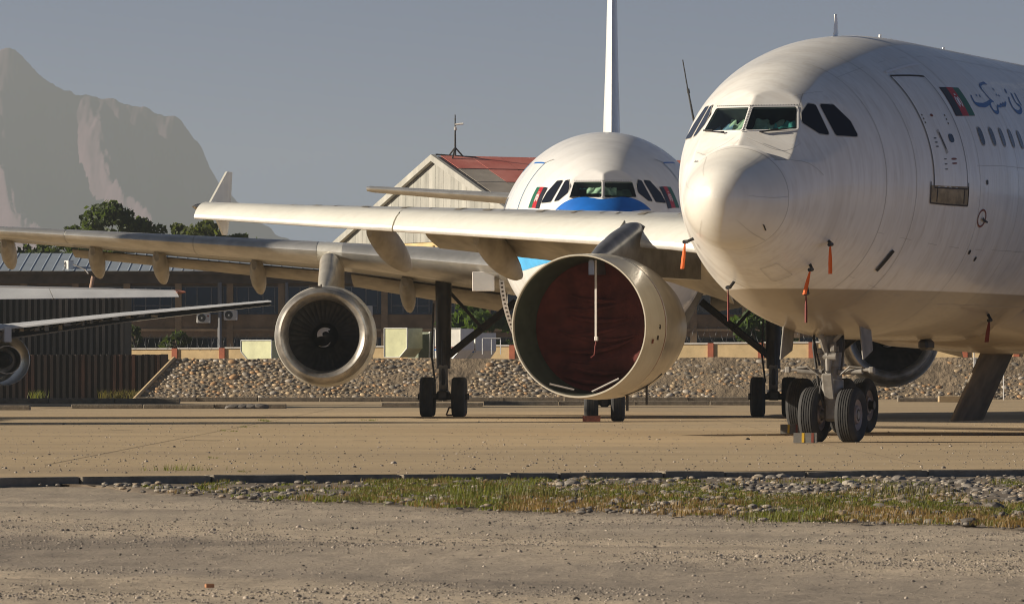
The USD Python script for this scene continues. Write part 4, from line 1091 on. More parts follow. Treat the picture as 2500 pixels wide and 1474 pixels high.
# low kerbs and slabs across the apron's far side
def slab(px0, px1, py, d, h, w, lab, mt=kerb_m, skew=0):
    a, b_ = (px0 - 1250) / FOC * d, (px1 - 1250) / FOC * d
    t = thing('low_kerb', lab, 'kerb', 'low kerbs across the apron', ((a + b_) / 2, d, 0), skew)
    L = b_ - a; n = max(1, round(L / 3.0))
    for k in range(n):
        obj('kerb_piece', rbox((-L / 2 + (k + .5) * L / n, rnd.uniform(-.03, .03), h / 2), (L / n - .03, w, h + rnd.uniform(-.02, .02)), .02), mt, t)
    return t
slab(-200, 75, 1002, 186, .16, .5, 'short kerb at the foot of the corrugated wall')
slab(174, 700, 998, 194, .16, .5, 'long low kerb in front of the bank, with a dark broken gap')
slab(930, 1180, 995, 206, .16, .5, 'low kerb behind the main wheels of the blue banded airliner')
slab(1180, 2100, 992, 215, .16, .5, 'kerb running behind the open engine')
slab(-200, 440, 992, 226, .22, .6, 'kerb in shade before the dark corrugated wall')
slab(330, 1230, 980, 243, .20, .6, 'kerb along the foot of the stone bank')
slab(1225, 1830, 980, 243, .20, .6, 'kerb along the foot of the bank behind the open engine')
slab(2290, 2420, 975, 238, .28, .7, 'pale loose concrete block by the slanted gear door', concrete)
slab(2190, 2290, 972, 240, .2, .5, 'flat dark concrete piece beside the pale block')
rub = thing('rubble_lump', 'dark lump of rubble in the gap of the long low kerb', 'rubble', None, ((600 - 1250) / FOC * 193, 193, 0))
obj('lump_body', join([TM(stone_mesh(80 + k, .35).vertices * .35 + np.array([k * .3 - .4, 0, .06]), stone_mesh(80 + k, .35).faces) for k in range(4)]), rock_m[2], rub)

# ------------------------------------------------------------------ stone bank
BY0, BY1, BH = 262.0, 264.3, 2.0
mortar = M('bank_mortar', (.26, .195, .125), rough=1.0, var=.45, scale=1.2, bump=.12, bscale=3.5)
bank = thing('stone_bank', 'sloping bank faced with river stones behind the airliners', 'bank')
x0b, x0t, x1b = -18.3, -16.5, 34.0
NX, NZ = 260, 14
u, v = np.meshgrid(np.linspace(0, 1, NX), np.linspace(0, 1, NZ), indexing='ij')
bx = (x0b + (x0t - x0b) * v) * (1 - u) + x1b * u
topz = BH + .08 * (meshkit.noise(np.stack([bx * .7, 0 * bx, 0 * bx], -1), 4) - .5) + .05 * np.clip(bx / 20, 0, 1)
byy = BY0 + (BY1 - BY0) * v + .10 * (meshkit.fbm(np.stack([bx * 1.7, v * 4, 0 * bx], -1), 3, 8) - .5)
face = np.stack([bx, byy, topz * v], -1)
back = np.stack([face[:, -1, 0], np.full(NX, 267.0), face[:, -1, 2]], -1)[:, None]
backb = back.copy(); backb[..., 2] = -.1
obj('bank_face', loft(np.concatenate([face, back, backb], 1), cap=True, closed=False), mortar, bank, smooth=30)
obj('bank_end', TM([face[0, 0] + (-.04, -.03, 0), face[0, -1] + (-.04, -.03, .03), back[0, 0] + (-.04, 0, .03), backb[0, 0] + (-.04, 0, 0)], [(0, 1, 2, 3)]), concrete, bank)
obj('bank_end_rim', tube([face[0, 0] + (0, -.06, 0), face[0, -1] + (0, -.06, .03)], .10, 6), concrete, bank)
nrm = np.array([0, -BH, BY1 - BY0]); nrm = nrm / np.linalg.norm(nrm)
upv = np.array([0, BY1 - BY0, BH]); slen = np.linalg.norm(upv); upv /= slen
cand = []
cell = {}
tries = 0
while tries < 26000:
    tries += 1
    xx = rnd.uniform(x0b + .2, 33.5); vv = rnd.uniform(.02, .985)
    if xx < x0b + (x0t - x0b) * vv + .15: continue
    r = np.clip(rnd.lognormvariate(-2.33, .33), .045, .2)
    if meshkit.fbm(np.array([xx * .35, vv * 2, 1.0]), 2, 5) < .33: continue
    ok = True
    ci, cj = int(xx / .5), int(vv * slen / .5)
    for a in (-1, 0, 1):
        for b_ in (-1, 0, 1):
            for (x2, s2, r2) in cell.get((ci + a, cj + b_), ()):
                if math.hypot((xx - x2) * .88, vv * slen - s2) < (r + r2) * .95: ok = False; break
            if not ok: break
        if not ok: break
    if ok:
        cell.setdefault((ci, cj), []).append((xx, vv * slen, r)); cand.append((xx, vv, r))
cand.sort(key=lambda c: -c[2])
stone_set = [M('bank_stone_grey', (.33, .28, .215), rough=.7, var=.2, scale=2, island=.3), M('bank_stone_tan', (.43, .32, .19), rough=.7, var=.2, scale=2, island=.3),
             M('bank_stone_orange', (.42, .25, .12), rough=.7, var=.2, scale=2, island=.25), M('bank_stone_dark', (.18, .155, .12), rough=.7, var=.2, scale=2, island=.3), M('bank_stone_pale', (.46, .40, .32), rough=.65, var=.15, scale=2, island=.2)]
base_st = [stone_mesh(100 + k, .55) for k in range(8)]
def bank_stone(c):
    xx, vv, r = c
    m = base_st[rnd.randrange(8)].copy()
    m.vertices *= np.array([1.18, .95, .8]) * r
    m.apply_transform(rot(rnd.uniform(-.6, .6) + (math.pi if rnd.random() < .5 else 0), (0, 0, 1)))
    B_ = np.stack([np.array([1, 0, 0]), upv, nrm], 1)
    m.vertices = m.vertices @ B_.T + np.array([xx, BY0, 0]) + upv * vv * slen - nrm * r * .04
    return m
vis = [c for c in cand if -18.5 < c[0] < 25.5]
chosen = set(map(id, vis[:300]))
rest = {k: [] for k in range(5)}
for c in cand:
    k = rnd.choices(range(5), (4, 4, 2, 3, 1.3))[0]
    if id(c) in chosen: obj('stone', bank_stone(c), stone_set[k], bank, smooth=True)
    else: rest[k].append(bank_stone(c))
for k in rest: obj('small_stones', join(rest[k]), stone_set[k], bank, smooth=True, kind='stuff')

# ------------------------------------------------------------------ corrugated walls on the left
def corrugated(name, lab, px0, px1, d, z0, z1, pitch, mats, end_post=True):
    xa, xb = (px0 - 1250) / FOC * d, (px1 - 1250) / FOC * d
    t = thing(name, lab, 'fence', None, (xa, d, 0))
    n = int(round((xb - xa) / pitch))
    for k in range(n):
        x = k * pitch
        pr = np.array([(0, 0), (.30, 0), (.42, -.16), (.88, -.16), (1.0, 0)]) * np.array([pitch, 1.0])
        pts = [(x + a, b, 0) for a, b in pr]
        top, bot = np.array(pts) + (0, 0, z1 + rnd.uniform(-.015, .015)), np.array(pts) + (0, 0, z0)
        rings = np.stack([bot, top, top + (0, .012, 0), bot + (0, .012, 0)], 1)
        obj('sheet', loft(rings, cap=True), mats[rnd.randrange(len(mats))], t)
    if end_post: obj('corner_post', box(n * pitch, n * pitch + .35, -.2, .15, z0, z1 + .02), mats[0], t)
    obj('top_rail', box(0, n * pitch, .013, .09, z1 - .12, z1 - .03), mats[0], t)
    return t
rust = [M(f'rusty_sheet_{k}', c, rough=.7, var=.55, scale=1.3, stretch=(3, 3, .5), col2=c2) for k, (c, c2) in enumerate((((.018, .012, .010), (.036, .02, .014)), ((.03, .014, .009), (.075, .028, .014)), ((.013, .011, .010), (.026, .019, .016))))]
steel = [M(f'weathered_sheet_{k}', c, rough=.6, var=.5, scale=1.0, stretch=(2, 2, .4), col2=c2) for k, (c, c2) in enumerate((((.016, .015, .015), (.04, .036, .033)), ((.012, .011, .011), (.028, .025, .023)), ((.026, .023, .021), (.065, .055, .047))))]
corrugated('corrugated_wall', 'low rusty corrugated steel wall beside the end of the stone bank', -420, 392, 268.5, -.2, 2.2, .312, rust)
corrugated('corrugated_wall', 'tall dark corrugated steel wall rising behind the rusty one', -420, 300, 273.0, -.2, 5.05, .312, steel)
dp = thing('dark_panel', 'dark sheet panel closing the gap beside the slanted bank end', 'panel', None, ((415 - 1250) / FOC * 269.2, 269.2, 0)); obj('panel_sheet', rbox((0.05, 0, .95), (.95, .06, 2.0), .01), rust[2], dp)
for px, n in ((70, 24), (240, 26), (275, 20), (310, 22)):
    p = at((px), 975, 261.5)
    w = thing('fence_weed', {70: 'green weeds at the foot of the rusty wall under the far engine', 240: 'bushy weeds at the foot of the rusty wall, nearest its middle', 275: 'weeds between two others by the bank end', 310: 'weeds growing next to the slanted end of the stone bank'}[px], 'weed', 'weeds along the rusty wall', (p[0], 266.9, 0)); obj('stems', tuft(px, 90, .55, .2, .014, .6), grass_olive if px > 200 else grass_green, w, kind='stuff')

# ------------------------------------------------------------------ cream wall with red posts, coils of wire
cream_m = M('cream_wall', (.60, .44, .23), rough=.85, var=.15, scale=1.5)
cap_m = M('pale_wall_cap', (.62, .58, .52), rough=.8, var=.1)
post_m = M('red_post', (.36, .10, .045), rough=.7, var=.2)
wall = thing('boundary_wall', 'low cream wall with red posts along the top of the bank', 'wall', None, ((318 - 1250) / FOC * 283, 283, 0), -.28)
xw = 0; k = 0; WD = 0
while xw < 52:
    z1 = 2.52 + .008 * xw
    L = 2.62
    obj('wall_panel', box(xw, xw + L - .30, 0, .2, -.2, z1), cream_m, wall)
    obj('wall_cap', box(xw, xw + L - .30, -.06, .26, z1, z1 + .07), cap_m, wall)
    obj('post', box(xw + L - .298, xw + L - .002, -.08, .28, -.2, z1 + .05), post_m, wall)
    xw += L
wire_m = M('wire_steel', (.12, .12, .12), rough=.4, metallic=.8)
def coil(name, lab, px0, px1, d, z, r, pitch, grp='coils of razor wire'):
    xa, xb = (px0 - 1250) / FOC * d, (px1 - 1250) / FOC * d
    n = int((xb - xa) / pitch * 14); s_ = np.arange(n) / 14
    p = np.stack([xa + s_ * pitch, d + r * np.sin(s_ * 2 * np.pi), z + r * np.cos(s_ * 2 * np.pi) + .05 * np.sin(s_ * .7)], 1)
    c = UsdGeom.BasisCurves.Define(stage, path_for('/World', name)); c.CreateTypeAttr('linear'); c.CreateCurveVertexCountsAttr([n]); c.CreatePointsAttr(Vt.Vec3fArray.FromNumpy(p.astype(np.float32))); c.CreateWidthsAttr([.013]); c.SetWidthsInterpolation('constant')
    UsdShade.MaterialBindingAPI.Apply(c.GetPrim()).Bind(wire_m); tag(c.GetPrim(), lab, 'razor wire', grp)
coil('razor_wire', 'coil of wire along the cream wall below the brown building', 318, 660, 277.5, 2.85, .38, .55)
coil('razor_wire', 'coil of wire above the cream wall behind the near airliner', 1640, 2100, 277.5, 3.25, .38, .6)

# ------------------------------------------------------------------ long two storey building
tan = M('brown_render', (.23, .155, .095), rough=.9, var=.3, scale=.8)
tan2 = M('brown_pier', (.30, .21, .13), rough=.9, var=.25, scale=1.0)
fascia = M('dark_fascia', (.10, .078, .06), rough=.8, var=.4, scale=1.5)
roof_m = M('pale_metal_roof', (.36, .41, .46), rough=.45, metallic=.35, var=.12, scale=.6)
pane_m = M('dark_window_pane', (.012, .016, .022), rough=.12, var=.3, scale=.4)
frame_m = M('window_frame_grey', (.16, .16, .165), rough=.6, var=.1)
BD = 300.0; bxa, bxb = -33.0, 24.0
bld = thing('office_building', 'long two storey brown building with pale metal roof', 'building', None, (0, BD, 0))
obj('wall', join([box(bxa, bxb, .35, 8, -.3, 6.75)]), tan, bld)
obj('fascia', join([box(bxa - .2, bxb + .2, -.15, .35, 6.25, 6.75), box(bxa - .3, bxb + .3, -.75, .4, 6.75, 6.9)]), fascia, bld)
roof = obj('roof', TM([(bxa - .4, -.9, 6.93), (bxb + .4, -.9, 6.93), (bxb + .4, 5.5, 8.05), (bxa - .4, 5.5, 8.05), (bxb + .4, 12, 6.93), (bxa - .4, 12, 6.93)], [(0, 1, 2, 3), (3, 2, 4, 5)]), roof_m, bld)
for k in range(int((bxb - bxa) / .6)):
    x = bxa + .3 + k * .6
    obj('roof_rib', TM([(x, -.9, 6.935), (x + .05, -.9, 6.96), (x + .1, -.9, 6.935), (x, 5.5, 8.055), (x + .05, 5.5, 8.08), (x + .1, 5.5, 8.055)], [(0, 1, 4), (0, 4, 3), (1, 2, 5), (1, 5, 4)]), roof_m, roof)
bay = 2.86
x = bxa; k = 0
while x < bxb - bay + .1:
    obj('pier', box(x, x + .36, -.02, .35, -.3, 6.25), tan2, bld)
    for (z0, z1, spd) in ((4.55, 6.1, True), (1.0, 3.3, True)):
        w = obj('window', join([box(x + .36, x + bay, .24, .30, z0, z0 + .07), box(x + .36, x + bay, .24, .30, z1 - .07, z1)] + [box(x + .36 + q_ - .03, x + .36 + q_ + .03, .235, .305, z0 + .07, z1 - .07) for q_ in (.2, .85, 1.65, 2.3)] + [box(x + .56, x + 2.66, .24, .30, z0 + .45, z0 + .5)]), frame_m, bld)
        obj('pane', box(x + .36, x + bay, .31, .345, z0, z1), pane_m, w)
    obj('spandrel', box(x + .36, x + bay, .05, .35, 3.3, 4.53), tan, bld)
    obj('spandrel_edge', box(x + .36, x + bay, -.05, .35, 3.62, 3.74), tan2, bld)
    x += bay; k += 1
obj('downpipe', tube([((537 - 1250) / FOC * BD, -.15, -.3), ((537 - 1250) / FOC * BD, -.15, 6.3)], .12, 8), frame_m, bld)
obj('downpipe', tube([((700 - 1250) / FOC * BD, -.15, -.3), ((700 - 1250) / FOC * BD, -.15, 6.3)], .09, 8), frame_m, bld)
ac_w = M('ac_white_case', (.58, .56, .52), rough=.5, var=.1)
def ac(px, py, d, lab, red=False, yaw=0):
    p = at(px, py, d)
    t = thing('air_conditioner', lab, 'air conditioner', 'air conditioners of the brown building', p, yaw)
    obj('case', rbox((0, .12, 0), (.76, .34, .56), .03), ac_w, t)
    g = trimesh.creation.cylinder(.22, .02, sections=24); g.apply_transform(rot(np.pi / 2, (1, 0, 0))); g.apply_translation((-.1, -.06, 0))
    obj('fan_grille', g, gear_dark, t)
    obj('fan_hub', box(-.14, -.06, -.085, -.07, -.04, .04), ac_w, t)
    if red: obj('sticker', box(.2, .3, -.056, -.05, .06, .16), rust_red, t)
    obj('bracket', join([box(-.3, -.26, 0, .4, -.34, -.28), box(.26, .3, 0, .4, -.34, -.28)]), gear_dark, t)
ac(497, 776, BD - .2, 'air conditioner with red sticker on the brown wall', True)
ac(563, 769, BD - .2, 'plain air conditioner on the brown wall beyond the downpipe')
ac(163, 648, BD + .1, 'air conditioner standing on the edge of the pale roof', yaw=-1.2)
ac(893, 758, BD - .2, 'air conditioner peeking out beside the fan engine')
pp = [at(px, py, BD - .9) for px, py in ((178, 645), (190, 650), (208, 658), (216, 668), (216, 690))]
hs = thing('roof_hose', 'pale hose running from the roof unit over the roof edge', 'hose', None, (0, 0, 0)); obj('hose_line', tube(pp, .045, 6), cap_m, hs)
ch = thing('clay_pipe', 'stub of reddish pipe leaning at the building front above the tailplane', 'pipe', None, at(222, 690, BD - 1.2)); obj('pipe_body', tube([(-.05, 0, -.6), (.12, 0, .35)], .11, 10), M('clay', (.34, .2, .13), var=.2), ch)

# ------------------------------------------------------------------ hangar with red roof
hg = at(1064, 386, 330); g_ = np.array([.43, -.903, 0]); r_ = np.array([.903, .43, 0])
gab = M('gable_boards', (.30, .29, .25), rough=.85, var=.3, scale=.9, stretch=(1, 1, .25))
gab2 = M('gable_boards_pale', (.36, .345, .30), rough=.85, var=.25, scale=.9, stretch=(1, 1, .25))
red_roof = M('faded_red_roof', (.66, .15, .11), rough=.7, var=.2, scale=.5, col2=(.72, .26, .20))
grey_roof = M('weathered_roof_sheet', (.36, .31, .25), rough=.7, var=.25, scale=.5)
brickw = M('cream_brick', (.55, .41, .20), rough=.9, var=.15, scale=1.0)
hangar = thing('hangar', 'pale gabled hangar with faded red roof behind the airliners', 'hangar')
W_, SL = 15.5, .335
def hp(a, b, z): return np.array([hg[0], hg[1], 0]) + g_ * a + r_ * b + np.array([0, 0, z])
zr = hg[2]; ze = zr - W_ * SL
nb = 56
for k in range(nb):
    a0, a1 = -W_ + 2 * W_ * k / nb, -W_ + 2 * W_ * (k + 1) / nb - .006
    o = .012 * (k % 2)
    ta, tb = zr - abs(a0) * SL, zr - abs(a1) * SL
    v = [hp(a, b - o, z) for b in (0, .08) for a, z in ((a0, min(9.3, ta - .06)), (a1, min(9.3, tb - .06)), (a1, tb), (a0, ta))]
    m = trimesh.convex.convex_hull(np.array(v)) if True else None
    obj('gable_board', m, (gab, gab2)[rnd.random() < .35], hangar)
obj('wall', join([trimesh.convex.convex_hull(np.array([hp(a, b, z) for a in (-W_, W_) for b in (.1, 42) for z in (-.2, ze - .05)])), trimesh.convex.convex_hull(np.array([hp(a, b, z) for b in (.1, .3) for a, z in ((-W_, -.2), (W_, -.2), (W_, ze), (0, zr - .1), (-W_, ze))]))]), brickw, hangar)
obj('brick_base', trimesh.convex.convex_hull(np.array([hp(a, b, z) for b in (-.25, .08) for a, z in ((-W_ - .1, -.2), (W_ + .1, -.2), (W_ + .1, ze - .1), ((zr - 9.35) / SL, 9.25), (-(zr - 9.35) / SL, 9.25), (-W_ - .1, ze - .1))])), brickw, hangar)
for k in range(11): obj('pilaster', trimesh.convex.convex_hull(np.array([hp(-W_ + 3.1 * k + a, b, z) for a in (0, .4) for b in (-.4, -.2) for z in (-.2, ze - .15)])), brickw, hangar)
for s in (-1, 1):
    obj('verge_board', trimesh.convex.convex_hull(np.array([hp(a, b, zr - abs(a) * SL + z) for a in (0, s * (W_ + .6)) for b in (-.35, -.1) for z in (-.18, .22)])), gab2, hangar)
    rf = obj('roof', trimesh.convex.convex_hull(np.array([hp(a, b, zr - abs(a) * SL + z) for a in (0, s * (W_ + .6)) for b in (-.1, 42) for z in (.0, .1)])), grey_roof, hangar)
    if s > 0:
        for k in range(21):
            for j in range(5):
                b0, b1 = .3 + 2 * k, 2.27 + 2 * k; a0, a1 = 2.6 * j + .05, 2.6 * j + 2.63
                patch = (j < 2 and not (j == 0 and k in (5,)) and not (j == 1 and k in (0, 3))) or (j == 2 and k in (7, 9))
                zz = .11 + .015 * (j == 0) + .02 * (4 - j) / 4 + rnd.uniform(0, .01)
                v = np.array([hp(a, b, zr - a * SL + zz + q_ + (.02 if a == a1 else 0)) for a in (a0, a1) for b in (b0, b1) for q_ in (0, .02)])
                obj('roof_sheet', trimesh.convex.convex_hull(v), red_roof if patch else grey_roof, rf)
for (b, a, h) in ((8.6, 4.2, 1.0), (14.5, 4.2, 1.0)):
    p = hp(a, b, zr - a * SL)
    t = thing('roof_vent', 'conical roof vent on the red hangar roof beside the airliner head' if b < 10 else 'conical roof vent further along the red hangar roof', 'roof vent', 'roof vents of the hangar', p)
    obj('stack', revolve_at([(-.5, .35), (.75, .35)], (0, 0, 0)), gear_dark, t)
    obj('cowl_cap', revolve_at([(.35, .62), (.38, .75), (.95, .12), (1.1, .02)], (0, 0, 0)), frame_m, t, smooth=30)
def mast_thing(lab, p, h, r0, cam_=True):
    t = thing('antenna_mast', lab, 'antenna mast', None, p)
    obj('pole', tube([(0, 0, -.1), (0, 0, h * .45), (0, 0, h)], [r0, r0 * .8, r0 * .5], 8), gear_dark, t)
    return t
ap = hp(0, 1.3, zr + .12)
am = mast_thing('thin antenna mast with a camera standing on the hangar ridge', ap, 2.55, .07)
for a in range(3): obj('foot', tube([(0, 0, .55), (.85 * math.cos(a * 2.1 + .3), .85 * math.sin(a * 2.1 + .3), -.12 - .25 * abs(math.cos(a * 2.1)))], .05, 6), gear_dark, am)
obj('foot_rail', tube([(-1.2, 0, .12), (1.3, .3, -.05)], .06, 6), gear_dark, am)
obj('camera_head', join([tube([(0, 0, 1.95), (.5, -.1, 2.0)], .06, 8), rbox((.02, -.05, 1.7), (.18, .2, .22), .03)]), cap_m, am)
wp = at(1697, 300, 350); wt = at(1667, 146, 350)
wm = mast_thing('tall thin whip mast leaning beside the near airliner nose', (wp[0] + .55, 350, 0), 1, .02)
base = np.array([wp[0] + .55, 350, 0])
obj('whip', tube([(0, 0, 0), at(1699, 320, 350) - base, at(1681, 225, 350) - base, at(1680, 222, 350) - base, wt - base], [.09, .08, .055, .045, .035], 8), gear_dark, wm)
obj('clamp', tube([at(1682, 228, 350) - base, at(1680, 217, 350) - base], .09, 8), gear_dark, wm)

# ------------------------------------------------------------------ air cargo containers and bits behind the bank
uld_g = M('container_green', (.50, .50, .28), rough=.6, var=.2, scale=1.2); uld_w = M('container_white', (.66, .63, .56), rough=.5, var=.1); uld_rim = M('container_rim', (.62, .62, .58), rough=.4, metallic=.5)
uld_dk = M('container_shade_green', (.14, .16, .10), rough=.6, var=.2)
def uld(lab, px, pz, d, yaw, mt, flip=1, w=2.0, dep=1.5, h=1.6, text=None, stripe=False):
    p = at(px, pz, d)
    t = thing('cargo_container', lab, 'container', None, p, yaw)
    pr = np.array([(-w / 2, 0), (w / 2 - .45, 0), (w / 2, .45), (w / 2, h), (-w / 2, h)]) * np.array([flip, 1])
    m = trimesh.creation.extrude_polygon(shapely.Polygon(pr), dep, engine='earcut'); v = m.vertices
    obj('body', TM(np.stack([v[:, 0], dep / 2 - v[:, 2], v[:, 1]], 1), m.faces), mt, t)
    rim = []
    for a, b in zip(pr, np.roll(pr, -1, 0)): rim.append(tube([(a[0], -dep / 2 - .01, a[1]), (b[0], -dep / 2 - .01, b[1])], .03, 6))
    obj('rim', join(rim), uld_rim, t)
    if text:
        m = meshkit.text_mesh(text, .2, .006); m.apply_transform(rot(np.pi / 2, (1, 0, 0))); m.apply_translation((-.45, -dep / 2 - .008, h * .66)); obj('lettering', m, uld_rim if mt != uld_w else seam_m, t)
    if stripe:
        for k, mm in enumerate((rust_red, blue_m)): obj('stripe', box(-w / 2, w / 2, -dep / 2 - .006, -dep / 2, h * .36 - k * .12, h * .36 + .07 - k * .12), mm, t)
uld('pale green cargo container with bright rim on the bank beside the main wheels', 985, 872, 270, -.55, uld_g, 1, 1.35, 1.4, 1.45)
uld('green cargo container half hidden behind the fan engine', 648, 880, 269, -.6, uld_g, -1, 1.9, 1.5, 1.0)
uld('white cargo container with red and blue stripe behind the gear leg', 1108, 876, 269.5, -.45, uld_w, 1, 1.5, 1.5, 1.5, 'E40', True)
uld('white cargo container with stripe, beside the one marked in letters', 1158, 878, 272.5, -.75, uld_w, 1, 1.6, 1.5, 1.35, None, True)
uld('dark green cargo container between the pale one and the gear leg', 1040, 874, 271.5, .9, uld_dk, 1, 1.2, 1.4, 1.3)
rail_m = M('white_pipe_rail', (.62, .60, .56), rough=.5, var=.1)
def railing(lab, px0, px1, py0, py1, d, n=3):
    a, b = at(px0, py1, d), at(px1, py0, d)
    t = thing('pipe_railing', lab, 'railing', 'white pipe railings on the bank', (a[0], d, a[2]))
    L, h = b[0] - a[0], b[2] - a[2]
    obj('top_rail', tube([(0, 0, h), (L, 0, h)], .035, 6), rail_m, t)
    for k in range(n): obj('upright', tube([(L * k / (n - 1), 0, -.3), (L * k / (n - 1), 0, h)], .03, 6), rail_m, t)
railing('white pipe railing beside the striped container', 1178, 1222, 826, 850, 268)
railing('white pipe railing behind the slanted gear door', 2378, 2450, 858, 975, 258, 2)
bx_ = thing('grey_cabinet', 'small grey cabinet on the bank behind the slanted gear door', 'cabinet', None, at(2398, 885, 259)); obj('case', rbox((0, 0, 0), (.72, .4, .36), .02), frame_m, bx_); obj('cabinet_lid', rbox((0, 0, .22), (.8, .5, .06), .01), rail_m, bx_)
sh = thing('pale_roof_shelter', 'low white roofed shelter seen past the slanted gear door', 'shelter', None, at(2480, 852, 285)); obj('shelter_roof', TM([(-2.4, -1, 0), (2.4, -1, 0), (2.4, 1.5, .5), (-2.4, 1.5, .5)], [(0, 1, 2, 3)]), uld_w, sh); obj('shelter_wall', box(-2.2, 2.2, -.8, 1.4, -2.2, -.05), cream_m, sh)

# ------------------------------------------------------------------ trees
leaf_d = leaf_m('foliage_dark', (.07, .10, .024), (.12, .17, .022)); leaf_g = leaf_m('foliage_mid', (.08, .135, .024), (.14, .22, .025)); leaf_y = leaf_m('foliage_yellowish', (.095, .12, .02), (.18, .22, .025))
bark = M('bark', (.10, .075, .05), rough=.95, var=.3, scale=4)
def tree(name, lab, cat, px, pz_top, d, width, height, mt, seed, base=None, leaf=.22, n=2600, grp=None):
    r = np.random.default_rng(seed)
    top = at(px, pz_top, d)
    z0 = 0.0
    t = thing(name, lab, cat, grp, (top[0], d, z0), r.uniform(0, 6))
    H = top[2]
    trunk = [tube([(0, 0, 0), (.1, .05, (H - height) * .6), (.05, -.1, H - height * .5)], [.22, .18, .1], 8)]
    cl = []
    for k in range(26):
        a = r.uniform(0, 6.28); rr = width / 2 * math.sqrt(r.uniform(.02, 1)); zz = H - height * (r.beta(1.3, 1.7) * .95 + .05)
        lim = math.sqrt(max(0, 1 - ((zz - (H - height * .58)) / (height * .60)) ** 2))
        cl.append((rr * math.cos(a) * lim, rr * math.sin(a) * lim, zz - .25, r.uniform(.13, .26) * width * .75))
        if k < 12: trunk.append(tube([(.05, -.05, H - height * .85), (cl[-1][0] * .5, cl[-1][1] * .5, (cl[-1][2] + H - height * .8) / 2), cl[-1][:3]], [.07, .05, .02], 5))
    cl[0] = (0, 0, H - .45, .16 * width)
    obj('trunk', join(trunk), bark, t)
    v, f = [], []
    C = np.array(cl)
    for k in range(n):
        c = C[r.integers(len(C))]
        dd = r.normal(0, 1, 3); dd /= np.linalg.norm(dd); dd *= c[3] * r.uniform(.45, 1.05) * np.array([1, 1, .72])
        p = c[:3] + dd
        s1 = r.normal(0, 1, 3); s1 /= np.linalg.norm(s1); s2 = np.cross(s1, r.normal(0, 1, 3)); s2 /= np.linalg.norm(s2)
        L = leaf * r.uniform(.6, 1.3)
        i = len(v); v += [p - s1 * L, p + s2 * L * .55, p + s1 * L, p - s2 * L * .55]; f += [(i, i + 1, i + 2), (i, i + 2, i + 3)]
    obj('crown', trimesh.Trimesh(v, f, process=False), mt, t)
    return t
G1 = 'trees behind the brown building'
tree('leafy_tree', 'largest dark leafy tree behind the pale roof', 'tree', 268, 497, 345, 5.2, 4.6, leaf_d, 3, n=3600, grp=G1)
tree('leafy_tree', 'dark leafy tree joined to the right flank of the largest one', 'tree', 345, 528, 347, 3.4, 3.8, leaf_d, 4, n=2200, grp=G1)
tree('leafy_tree', 'dark tree low beside the largest one, over the far wing', 'tree', 180, 548, 346, 3.4, 3.4, leaf_d, 5, n=2000, grp=G1)
tree('leafy_tree', 'lighter green tree under the upturned wing tip', 'tree', 505, 538, 342, 4.6, 3.6, leaf_y, 6, n=3000, grp=G1)
tree('leafy_tree', 'small green tree at the end of the row, nearest the hangar', 'tree', 590, 562, 342, 2.4, 2.6, leaf_g, 7, n=1300, grp=G1)
tree('leafy_tree', 'green tree top just left of the wing tip', 'tree', 432, 540, 343, 2.4, 3.2, leaf_y, 8, n=1300, grp=G1)
tree('leafy_tree', 'low dark shrub tree seen between two wing fairings', 'tree', 95, 594, 344, 3.2, 2.4, leaf_d, 9, n=1500, grp=G1)
tree('leafy_tree', 'dark tree at the picture edge beyond the far wing', 'tree', 15, 586, 344, 2.2, 2.6, leaf_d, 10, n=1100, grp=G1)
tree('leafy_tree', 'dark tree before the cream brick base of the hangar', 'tree', 1150, 598, 312, 2.8, 2.6, leaf_d, 12, n=1300, grp=G1)
tree('leafy_tree', 'bushy green tree between gear leg and open engine', 'tree', 1160, 716, 286, 4.0, 4.2, leaf_g, 13, n=3200)
tree('leafy_tree', 'green tree behind the second gear leg under the near airliner', 'tree', 1865, 735, 286, 3.6, 3.6, leaf_g, 14, n=2200)
tree('shrub', 'small shrub at the lower windows of the brown building', 'shrub', 430, 800, 292, 1.6, 1.5, leaf_d, 15, leaf=.16, n=700)
tree('shrub', 'dark shrub at the edge of the tall corrugated wall', 'shrub', 328, 782, 290, .9, 1.9, leaf_d, 16, leaf=.16, n=500)

# ------------------------------------------------------------------ mountain
MD = 6000.0
prof = np.array([(-1500, 330), (-900, 250), (-500, 190), (-250, 205), (-120, 165), (-40, 140), (0, 122), (24, 107), (46, 118), (66, 146), (118, 184), (160, 212), (200, 220), (240, 232), (262, 240), (330, 252), (385, 262), (412, 274), (432, 292), (466, 322), (490, 345), (503, 378), (513, 402), (525, 420), (540, 446), (566, 470), (590, 492), (640, 540), (720, 590), (820, 640), (1000, 700), (1300, 760), (1700, 830), (2300, 900)], float)
fz = PchipInterpolator((prof[:, 0] - 1250) / FOC * MD, EYE + (HOR - prof[:, 1]) / FOC * MD)
mx = np.concatenate([np.linspace((-1450 - 1250) / FOC * MD, (-40 - 1250) / FOC * MD, 90), np.linspace((-36 - 1250) / FOC * MD, (800 - 1250) / FOC * MD, 330), np.linspace((812 - 1250) / FOC * MD, (2200 - 1250) / FOC * MD, 70)]); my = np.concatenate([np.linspace(-720, 30, 240), np.linspace(40, 870, 40)])
X, Y = np.meshgrid(mx, my, indexing='ij')
H0 = fz(X)
X, Y = X * .6, Y * .6
